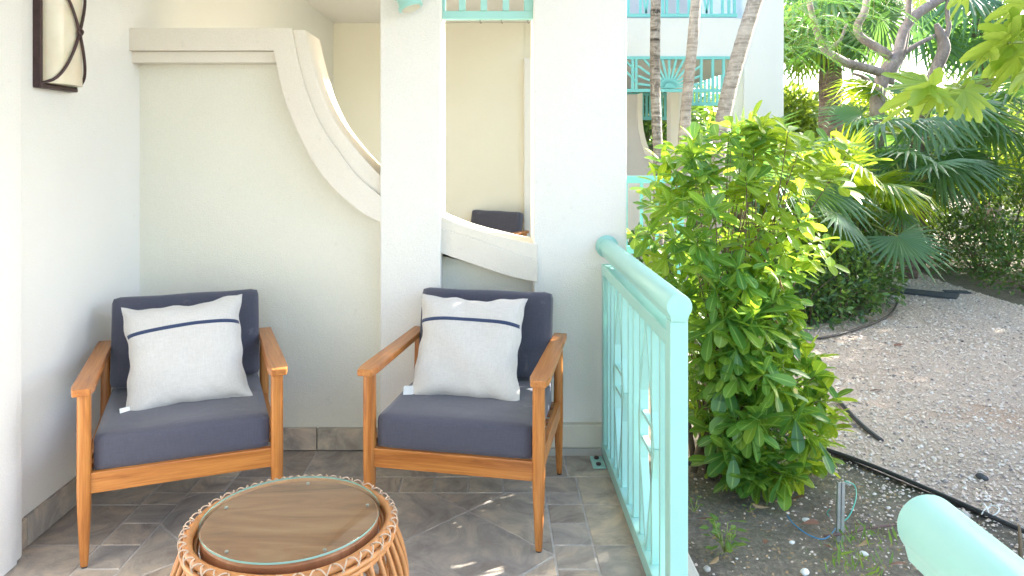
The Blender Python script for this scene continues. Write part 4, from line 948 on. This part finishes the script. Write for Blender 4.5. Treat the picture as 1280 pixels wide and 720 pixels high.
fan_palm('blue green fan palm with big fans right of the branching tree', 5.5, 9.6, 1.6, ring(13, 15, 60, .9, .75, [B_, B_, G_], 25) + ring(6, -25, 10, .7, .65, B_, 30))
fan_palm('big fan palm leaning in from the right side behind the hedge', 6.9, 9.3, 1.6, ring(13, 10, 60, .95, .8, [B_, G_], 25) + ring(7, -25, 10, .8, .7, [B_, G_], 35))
fan_palm('drooping dark fan palm low beside the path shrub', 2.9, 7.15, .6, ring(9, 10, 60, .55, .55, [B_, G_], 45))
fan_palm('small sunlit fan palm behind the hedge at the path bend', 5.9, 10.9, .7, ring(9, 10, 70, .6, .55, [G_, B_], 25))
fan_palm('shady fan palm behind the branching tree trunk', 4.4, 10.8, 1.0, ring(9, 10, 60, .7, .6, [G_, B_], 30))
fan_palm('tall fan palm with thick ringed brown trunk', P(1038, 100, 12).x, 12, 3.95, ring(9, 20, 60, 1.0, 1.1, B_, 40) + ring(9, -25, 15, 1.0, 1.15, B_, 55) + ring(6, -60, -30, .7, 1.0, [B_, G_], 35), trunk_r=.165)
fan_palm('second tall fan palm farther right above the hedge', 9.6, 14.5, 4.1, ring(9, 0, 50, 1.1, 1.2, B_, 40) + ring(8, -40, 0, 1.0, 1.1, B_, 50), trunk_r=.17)

fan_palm('low fan palm with wide dark leaves behind the hedge', 5.0, 8.9, .9, ring(12, 5, 60, .7, .65, [B_, B_, G_], 30))
fan_palm('fan palm at the far right edge above the hedge', 7.6, 8.6, 1.2, ring(12, 5, 60, .8, .75, [B_, G_], 30))
fan_palm('fan palm with upright sprays in front of the ringed trunk', 4.2, 8.5, .62, ring(12, 25, 75, .5, .5, [G_, G_, B_], 15))
# --- slim palm trunks in front of the far building
def slim(label, pix, Y, rpx, mat):
    pts = [P(u, v_, Y) for u, v_ in pix]; s = pts[0]; base = Vector((s.x, s.y, ZG)); t = thing('slim_palm', label, 'palm', tuple(base), 0, 'slim palms before the far building')
    pts = [Vector((0, 0, 0))] + [p - base for p in pts]; sp_ = spline(pts, 10); rr = lerp_list([rpx * 1.15] + [rpx] * (len(pts) - 1), len(sp_)); rr = [r * Y / 924 * (1 + .05 * ((i % 3) == 0)) for i, r in enumerate(rr)]
    MB().tube(sp_, rr, 12).build('trunk', mat, t, True)
    top = sp_[-1]; 
    for k in range(11):       # feather fronds above the picture
        a = 2 * PI * k / 11 + .3; el = random.uniform(-.1, .9); rc = []
        for i in range(9):
            q = i / 8; rc.append(top + Vector((math.cos(a) * 1.5 * q, math.sin(a) * 1.5 * q, 1.5 * q * math.sin(el) - 1.1 * q * q)))
        f = MB().tube(rc, lerp_list([.014, .003], 9), 5).build('frond', 'green_stem', t, True)
        n = 56; q = rng.random(n) * 7.9; i0 = q.astype(int); pp = np.array([np.array(rc[i]) + (np.array(rc[i + 1]) - np.array(rc[i])) * (w - i) for i, w in zip(i0, q)]); sgn = np.where(np.arange(n) % 2, 1, -1)
        dd = np.stack([-math.sin(a) * sgn + .5 * math.cos(a), math.cos(a) * sgn + .5 * math.sin(a), np.full(n, -.55)], -1)
        stuff(scatter('leaflets', 'long', pp, dd, np.full(n, .38), rng.normal(0, .3, n), 'leaf_fern', f))
slim('leftmost slim palm with dark mottled upright trunk', [(823, 214), (821, 160), (819, 100), (819, 40), (820, -20), (821, -160), (822, -330)], 5.7, 6.2, 'bark_dark')
slim('middle slim palm with pale ringed trunk leaning slightly', [(852, 230), (853, 190), (857, 140), (864, 70), (870, 0), (877, -100), (884, -360)], 6.0, 6.4, 'bark_palm')
slim('rightmost slim palm with thick curved pale trunk', [(893, 260), (896, 210), (902, 160), (912, 110), (926, 60), (944, 0), (975, -110), (1010, -330)], 6.2, 9.0, 'bark_palm')

# --- branching trees
def limb_tree(label, limbs, Y, mat, name='branching_tree', cat='tree', group=None):
    p0 = P(*limbs[0][0][:2], Y); base = Vector((p0.x, p0.y, ZG)); t = thing(name, label, cat, tuple(base), 0, group)
    for i, lb in enumerate(limbs):
        pts = [P(u, v_, Y + dy) - base for u, v_, r, dy in lb]; 
        if i == 0: pts = [Vector((0, 0, -.05))] + pts
        rs = [r for _, _, r, _ in lb]; rs = ([rs[0] * 1.15] if i == 0 else []) + rs
        sp_ = spline(pts, 6); MB().tube(sp_, [r * Y / 924 for r in lerp_list(rs, len(sp_))], 10).build('trunk' if i == 0 else 'branch', mat, t, True)
    return t, base
bt, bb = limb_tree('grey branching tree with forked limbs beside the ringed palm', [
    [(1095, 200, 9, 0), (1096, 150, 8.5, 0), (1098, 115, 9, 0), (1108, 88, 8, 0), (1122, 66, 6.5, .1), (1130, 38, 6, .2), (1146, 18, 6.5, .3), (1178, -4, 6, .4), (1215, -40, 5, .5)],
    [(1104, 92, 6, 0), (1086, 86, 5.5, -.1), (1062, 80, 5.5, -.2), (1045, 72, 5.2, -.3), (1031, 62, 5, -.3), (1022, 42, 4, -.4), (1014, 14, 3.5, -.5), (1006, -30, 3, -.6)],
    [(1112, 70, 6, 0), (1094, 58, 5.5, 0), (1076, 46, 5, 0), (1072, 32, 5, 0), (1082, 10, 4.5, 0), (1084, -30, 4, 0)],
    [(1112, 104, 5, .1), (1118, 86, 4.5, .1), (1128, 68, 4, .2), (1134, 30, 4, .2), (1137, -10, 3.5, .2)],
    [(1130, 66, 3.5, .2), (1146, 56, 3, .3), (1164, 47, 2.6, .4), (1180, 38, 2, .5)],
    [(1090, 104, 3, 0), (1078, 96, 2.4, 0), (1066, 92, 1.6, 0)],
    [(1034, 64, 3, -.3), (1050, 50, 2, -.3), (1058, 30, 1.5, -.3)]], 10.0, 'bark_grey')
limb_tree('smaller grey tree with cut limb right of the branching tree', [
    [(1156, 135, 6, 0), (1162, 105, 6.5, 0), (1172, 82, 7, 0), (1180, 60, 7.5, 0), (1176, 44, 6, 0), (1170, 30, 3, 0)],
    [(1180, 52, 3.5, 0), (1186, 34, 3, 0), (1184, 14, 2.5, 0), (1186, -20, 2, 0)]], 10.4, 'bark_grey')
# feathery leaves: compound sprays
def sprays(parent, base, cpts, n, ln, leaf, mat):
    pos = []; dr = []; mb = MB()
    for i in range(n):
        c = cpts[i % len(cpts)]; s = Vector(c[:3]) + Vector(rng.normal(0, 1, 3) * np.array(c[3:6])); a = rng.random() * 6.28; d = Vector((math.cos(a), math.sin(a), rng.uniform(-.6, .3))).normalized(); l = ln * rng.uniform(.7, 1.3)
        pp = [s + d * l * q - Vector((0, 0, .35 * l * q * q)) for q in np.linspace(0, 1, 9)]; mb.tube([p - base for p in (pp[0], pp[4], pp[8])], .0035, 3)
        sd_ = d.cross(Vector((0, 0, 1))).normalized()
        for q in np.linspace(.08, .98, 16):
            p = s + d * l * q - Vector((0, 0, .35 * l * q * q))
            for sg_ in (-1, 1): pos.append(p - base); dr.append(sd_ * sg_ + d * .45 + Vector((0, 0, -.15)))
    pos = np.array(pos); dr = np.array(dr); stuff(scatter('foliage', 'long', pos, dr, np.full(len(pos), leaf) * rng.uniform(.8, 1.2, len(pos)), rng.normal(0, .2, len(pos)), mat, parent)); stuff(mb.build('twigs', 'green_stem', parent, True))
def cp(u, v_, Y, su, sy, sv): p = P(u, v_, Y); return (p.x, p.y, p.z, su, sy, sv)
sprays(bt, bb, [cp(1000, 25, 8.6, .18, .4, .25), cp(1020, 10, 8.8, .25, .4, .2), cp(1035, 35, 8.6, .1, .3, .15), cp(985, 50, 8.8, .05, .3, .15), cp(1060, -10, 9, .5, .5, .15), cp(1120, -45, 9.6, .6, .6, .12)], 100, .45, .09, 'leaf_fern')

# --- near lobed-leaf tree, its branch reaches in from the right
def lobed_mesh(seed, mat):
    r = random.Random(seed); out = []; lobes = [(0, 1.0), (38, .92), (-38, .92), (78, .74), (-78, .74), (118, .5), (-118, .5)]; lobes.sort()
    pts = [(-.05, 0)]
    bnd = []
    for i, (a, l) in enumerate(lobes):
        l *= r.uniform(.9, 1.08); 
        for da, q in ((-15, .46), (-13, .70), (-5.5, .80), (-7, .93), (0, 1.0), (6, .86), (8, .72), (13, .62)): 
            aa = R(a + da * (1.0 if q > .5 else 1.15)); bnd.append((l * q * math.cos(aa), l * q * math.sin(aa)))
    V = [(0, 0, 0)] + [(x, y, -.18 * (x * x + y * y) + .05 * math.sin(6 * math.atan2(y, x))) for x, y in bnd]; nb = len(bnd)
    return mesh('leaf', V, [(0, i, i + 1) for i in range(1, nb)], mat, False)
LM = [lobed_mesh(i, 'leaf_lobed') for i in range(3)]
tx, ty = 2.75, 2.9
nt_ = thing('papaya_tree', 'near tree whose yellow green lobed leaves hang into the top right corner', 'tree', (tx, ty, ZG))
tb_ = Vector((tx, ty, ZG))
MB().tube(spline([(0, 0, 0), (.02, .02, 1.0), (-.02, 0, 2.0), (0, 0, 2.9)], 6), lerp_list([.06, .045, .03], 19), 10).build('trunk', 'bark_grey', nt_, True)
stalk = [P(1400, 85, 3.0) , P(1300, 92, 2.95), P(1240, 100, 2.9), P(1200, 110, 2.86), P(1170, 116, 2.82)]
MB().tube(spline([Vector((0, 0, 1.75 - ZG)) ] + [p - tb_ for p in stalk], 6), lerp_list([.010, .007, .005], 31), 6).build('leaf_stalk', 'green_stem', nt_, True)
MB().tube(spline([Vector((0, 0, 2.2 - ZG)), P(1330, 40, 2.9) - tb_, P(1260, 54, 2.85) - tb_], 6), lerp_list([.009, .005], 13), 6).build('leaf_stalk', 'green_stem', nt_, True)
MB().tube(spline([Vector((0, 0, 2.4 - ZG)), P(1330, -20, 2.9) - tb_, P(1240, -10, 2.85) - tb_], 6), lerp_list([.009, .005], 13), 6).build('leaf_stalk', 'green_stem', nt_, True)
def lobed(u, v_, Y, size, az, pitch, roll):
    o = obj('leaf', random.choice(LM), nt_, P(u, v_, Y) - tb_, (R(roll), R(pitch), R(az))); o.scale = (size * Y / 924,) * 3
for a in [(1166, 110, 2.80, 78, 176, 14, 30), (1160, 104, 2.78, 60, 190, 2, -38), (1186, 112, 2.85, 46, -20, 35, 35), (1172, 118, 2.80, 36, 250, 50, 20), (1205, 112, 2.82, 50, -70, 55, 20), (1200, 110, 2.86, 46, -40, 70, 50),
          (1236, 62, 2.85, 58, 205, 35, 30), (1262, 52, 2.85, 74, 178, 12, 38), (1272, 70, 2.86, 60, 225, 45, 30), (1278, 50, 2.86, 70, 160, 10, 60), (1292, 85, 2.8, 60, 190, 30, 50),
          (1282, 4, 2.85, 60, 176, 14, 32), (1290, 12, 2.85, 60, 230, 35, 40), (1212, -14, 2.85, 46, 185, 30, 50), (1300, 28, 2.9, 70, 170, 30, 55)]: lobed(*a)

# --- far trees (each with trunk and crown)
def round_tree(label, x, y, h, r, n, leaf, mat, group='trees behind the garden', bark_='bark_grey', low=.45):
    t = thing('garden_tree', label, 'tree', (x, y, ZG), 0, group); mb = MB(); mb.tube(spline([(0, 0, 0), (.1, 0, h * .4), (0, .1, h * .8)], 5), lerp_list([.12, .09, .04], 11), 9)
    nb = 14; P_ = []; D_ = []
    for i in range(nb):
        a = rng.random() * 6.28; rr = r * rng.uniform(.25, .85); c = np.array([math.cos(a) * rr, math.sin(a) * rr, h * rng.uniform(low, .95)]); s = r * rng.uniform(.3, .5); k = n // nb; d = rand_unit(k); q = rng.random(k) ** .4
        P_.append(c + d * (q * s)[:, None] * [1, 1, .7]); D_.append(d + rng.normal(0, .7, (k, 3))); mb.tube(spline([(0, 0, h * rng.uniform(.3, .6)), tuple(c * .6 + np.array([0, 0, h * .25])), tuple(c)], 3), lerp_list([.05, .01], 7), 6)
    mb.build('trunk', bark_, t, True); P_ = np.concatenate(P_); D_ = np.concatenate(D_)
    stuff(scatter('crown', 'oval', P_, D_, leaf * rng.uniform(.6, 1.4, len(P_)), rng.normal(0, .7, len(P_)), mat, t)); return t
round_tree('pale green airy tree between the building corner and the ringed palm', 5.9, 13.6, 2.5, 1.5, 9000, .12, 'leaf_far', low=.25)
round_tree('pale green tree seen behind the branching trunk', 8.0, 14.8, 2.5, 1.5, 8000, .12, 'leaf_far', low=.2)
round_tree('hazy green tree behind the right fan palms', 11.2, 16.5, 2.8, 1.7, 4500, .12, 'leaf_far', low=.2)
round_tree('leafy tree beyond the open hall of the far building', 2.6, 13.5, 3.0, 1.5, 5000, .12, 'leaf_dark', low=.15)
round_tree('low bright tree at the right edge behind the hedge', 8.8, 12.2, 1.9, 1.0, 3500, .10, 'leaf_far', low=.3)
round_tree('dark tree far behind the far building', 4.6, 16.0, 2.2, 1.6, 4000, .12, 'leaf_far', low=.2)
for i, (x, y) in enumerate([(14.5, 19), (9.5, 21), (5.5, 22), (2.0, 20), (18, 16)]): round_tree(['far bushy tree at the right limit of the garden', 'far bushy tree in the middle distance', 'far bushy tree behind the building corner', 'far bushy tree behind the open hall', 'far tree outside the right edge'][i], x, y, 2.9, 2.4, 6500, .2, 'leaf_far', low=.1)
# unseen shade trees, crowns out of frame, placed to shade path and patio
round_tree('unseen tall shade tree right of the path with its crown above the picture', 8.8, 7.2, 4.5, 2.1, 8000, .19, 'leaf_far', low=.35)
round_tree('unseen tall shade tree behind the right hedge with high crown', 10.8, 10.2, 5.6, 2.4, 7000, .19, 'leaf_far', low=.4)
round_tree('unseen tall shade tree right of the patio, placed to keep sun off the table', 4.9, 4.0, 5.3, 1.25, 10000, .15, 'leaf_far', low=.34)
round_tree('unseen broad shade tree beyond the right side of the near path', 8.2, 4.9, 3.7, 1.8, 8000, .19, 'leaf_far', low=.4)

# ------------------------------------------------------------------ far building on the right
fb = thing('hotel_wing', 'white stucco building wing with aqua fretwork and balcony rail beyond the bush', 'building', (0, 7.6, 0))
sF = 924 / 7.6
def fx(u): return (u - 616) / sF
def fz(v_): return H + (189 - v_) / sF
MB().box(0.66, fx(980), 0.30, 0.31, ZG, ZG + .02)
MB().box(fx(930), fx(980), 0, 0.35, ZG - .05, 5.5).build('corner_wall', 'wall_white', fb, bevel=0.01)
MB().box(0.70, fx(930), 0.02, 0.30, fz(70), fz(22.5)).build('floor_beam', 'wall_white', fb)
MB().box(fx(917), fx(930), 0.03, 0.30, ZG, fz(70)).build('door_jamb', 'wall_cream', fb)
MB().box(0.70, fx(980) - .01, 0.30, 6.0, fz(70) + .02, fz(24)).build('floor_slab', 'ceiling', fb)
MB().box(0.70, fx(930), 2.2, 2.3, fz(22), 5.5).build('upper_wall', 'curtain', fb)
MB().box(fx(930) + .2, fx(980) - .02, 0.35, 6.0, fz(24) + .002, 5.5).build('upper_side_wall', 'wall_white', fb)
# fretwork with sunburst
fr_ = MB().box(0.75, fx(921), 0, 0.04, fz(74), fz(70) - .003).box(0.75, fx(921), 0, 0.04, fz(115), fz(111)).box(fx(917), fx(921), .001, .039, fz(111), fz(74)).build('fretwork_frame', 'aqua_far', fb)
sc_ = (fx(837), fz(110))
for a in np.linspace(8, 172, 13):
    ca, sa = math.cos(R(a)), math.sin(R(a)); tz = fz(74) - sc_[1]; l = min(tz / max(sa, 1e-3), (fx(876) - sc_[0]) / max(abs(ca), 1e-3))
    MB().bar((sc_[0], .02, sc_[1]), (sc_[0] + ca * l, .02, sc_[1] + sa * l), .022, .022, up=(0, 1, 0)).build('sunburst_ray', 'aqua_far', fb)
hub = [(sc_[0] + .055 * math.cos(a), sc_[1] + .055 * math.sin(a)) for a in np.linspace(0, PI, 12)]; MB().prism(hub, -.005, .045).build('sunburst_hub', 'aqua_far', fb)
for u in (791, 795.5, 877, 891.5, 905): MB().box(fx(u) - .013, fx(u) + .013, .005, .035, fz(111), fz(74)).build('fretwork_bar', 'aqua_far', fb)
for dz in (84, 97): MB().bar((fx(783), .02, fz(dz - 8)), (fx(795), .02, fz(dz + 5)), .018, .02, up=(0, 1, 0)).build('fretwork_bar', 'aqua_far', fb)
# upper balcony rail
MB().box(.70, fx(922), .0, .05, fz(21), fz(17)).box(.70, fx(922), .0, .05, fz(-70), fz(-76)).build('balcony_rail', 'aqua_far', fb)
for u in (786, 801, 815, 829, 834, 848, 862, 876, 890, 904, 912, 919): MB().box(fx(u) - .012, fx(u) + .012, .01, .04, fz(17), fz(-70)).build('baluster', 'aqua_far', fb)
for u in (808, 884):
    for sg_ in (-1, 1): MB().bar((fx(u), .025, fz(16)), (fx(u) + sg_ * .055, .025, fz(-30)), .016, .02, up=(0, 1, 0)).build('diamond_bar', 'aqua_far', fb)
MB().box(.70, fx(826), .02, .1, ZG, fz(222)).build('low_wall', 'wall_white', fb)
# swooping divider inside the hall, facing the path
def f9(u, v_, Y=9.0): return ((u - 616) / 924 * Y, H + (189 - v_) * Y / 924)
arc_ = smooth2([f9(*p) for p in [(796, 118), (796, 150), (799, 172), (806, 192), (818, 210), (836, 226)]], 5)
pts = [(0.7, ZG), (arc_[-1][0], ZG)] + list(reversed(arc_)) + [(0.7, f9(0, 118)[1])]
MB().prism(pts, 1.40, 1.60).build('swoop_wall', 'curtain', fb)
n = len(arc_); V = [(x, y, z) for y in (1.35, 1.62) for x, z in arc_] + [(x + .06, y, z + .015) for y in (1.35, 1.62) for x, z in arc_]
F = []
for i in range(n - 1): F += [(i, i + 1, 2 * n + i + 1, 2 * n + i), (n + i, 3 * n + i, 3 * n + i + 1, n + i + 1), (2 * n + i, 2 * n + i + 1, 3 * n + i + 1, 3 * n + i), (i, n + i, n + i + 1, i + 1)]
MB().add(V, F).build('swoop_cap', 'trim', fb)
x_ = f9(836, 0)[0]; MB().box(x_, x_ + .10, 1.3, 1.5, ZG, fz(60)).build('hall_post', 'trim', fb); MB().box(x_ + .10, x_ + .25, 1.32, 1.6, ZG, fz(60)).build('hall_post', 'wall_white', fb)
# second set of rails deeper in the hall
bk = MB()
def rail_far(x0, x1, z0, z1, y, n_):
    MB().box(x0, x1, y, y + .04, z0, z0 + .05).build('hall_rail', 'aqua_far', fb); MB().box(x0, x1, y, y + .04, z1 - .04, z1).build('hall_rail', 'aqua_far', fb)
    for i in range(n_): xx = x0 + (x1 - x0) * (i + .5) / n_; MB().box(xx - .018, xx + .018, y + .005, y + .035, z0 + .05, z1 - .04).build('hall_baluster', 'aqua_far', fb)
z0, z1 = H + (189 - 150) * 11.5 / 924, H + (189 - 116) * 11.5 / 924
rail_far((783 - 616) * 11.5 / 924, (834 - 616) * 11.5 / 924, z0, z1, 3.9, 11)
z0, z1 = H + (189 - 132) * 11.5 / 924, H + (189 - 80) * 11.5 / 924
rail_far((848 - 616) * 11.5 / 924, (915 - 616) * 11.5 / 924, z0, z1, 3.9, 13)
MB().box(.70, 3.2, 6.0, 6.1, fz(62) - .25, fz(24)).build('hall_beam', 'wall_cream', fb)
# low aqua rails by the bush on the near side of the wing
lr = thing('low_garden_rail', 'low aqua rail glimpsed left behind the bush', 'railing', (0, 5.2, 0))
s5 = 924 / 5.2
MB().box(.80, 1.35, 0, .04, H + (189 - 229) / s5, H + (189 - 220) / s5).build('rail', 'aqua_far', lr); MB().box(.80, 1.30, 0, .04, H + (189 - 317) / s5, H + (189 - 308) / s5).build('rail', 'aqua_far', lr)
for i in range(5): MB().box(.82 + i * .11, .84 + i * .11, .01, .03, H + (189 - 308) / s5, H + (189 - 229) / s5).build('baluster', 'aqua_far', lr)
for xx in (.80, 1.30): MB().box(xx, xx + .045, -.003, .043, ZG, H + (189 - 229) / s5).build('post', 'aqua_far', lr)
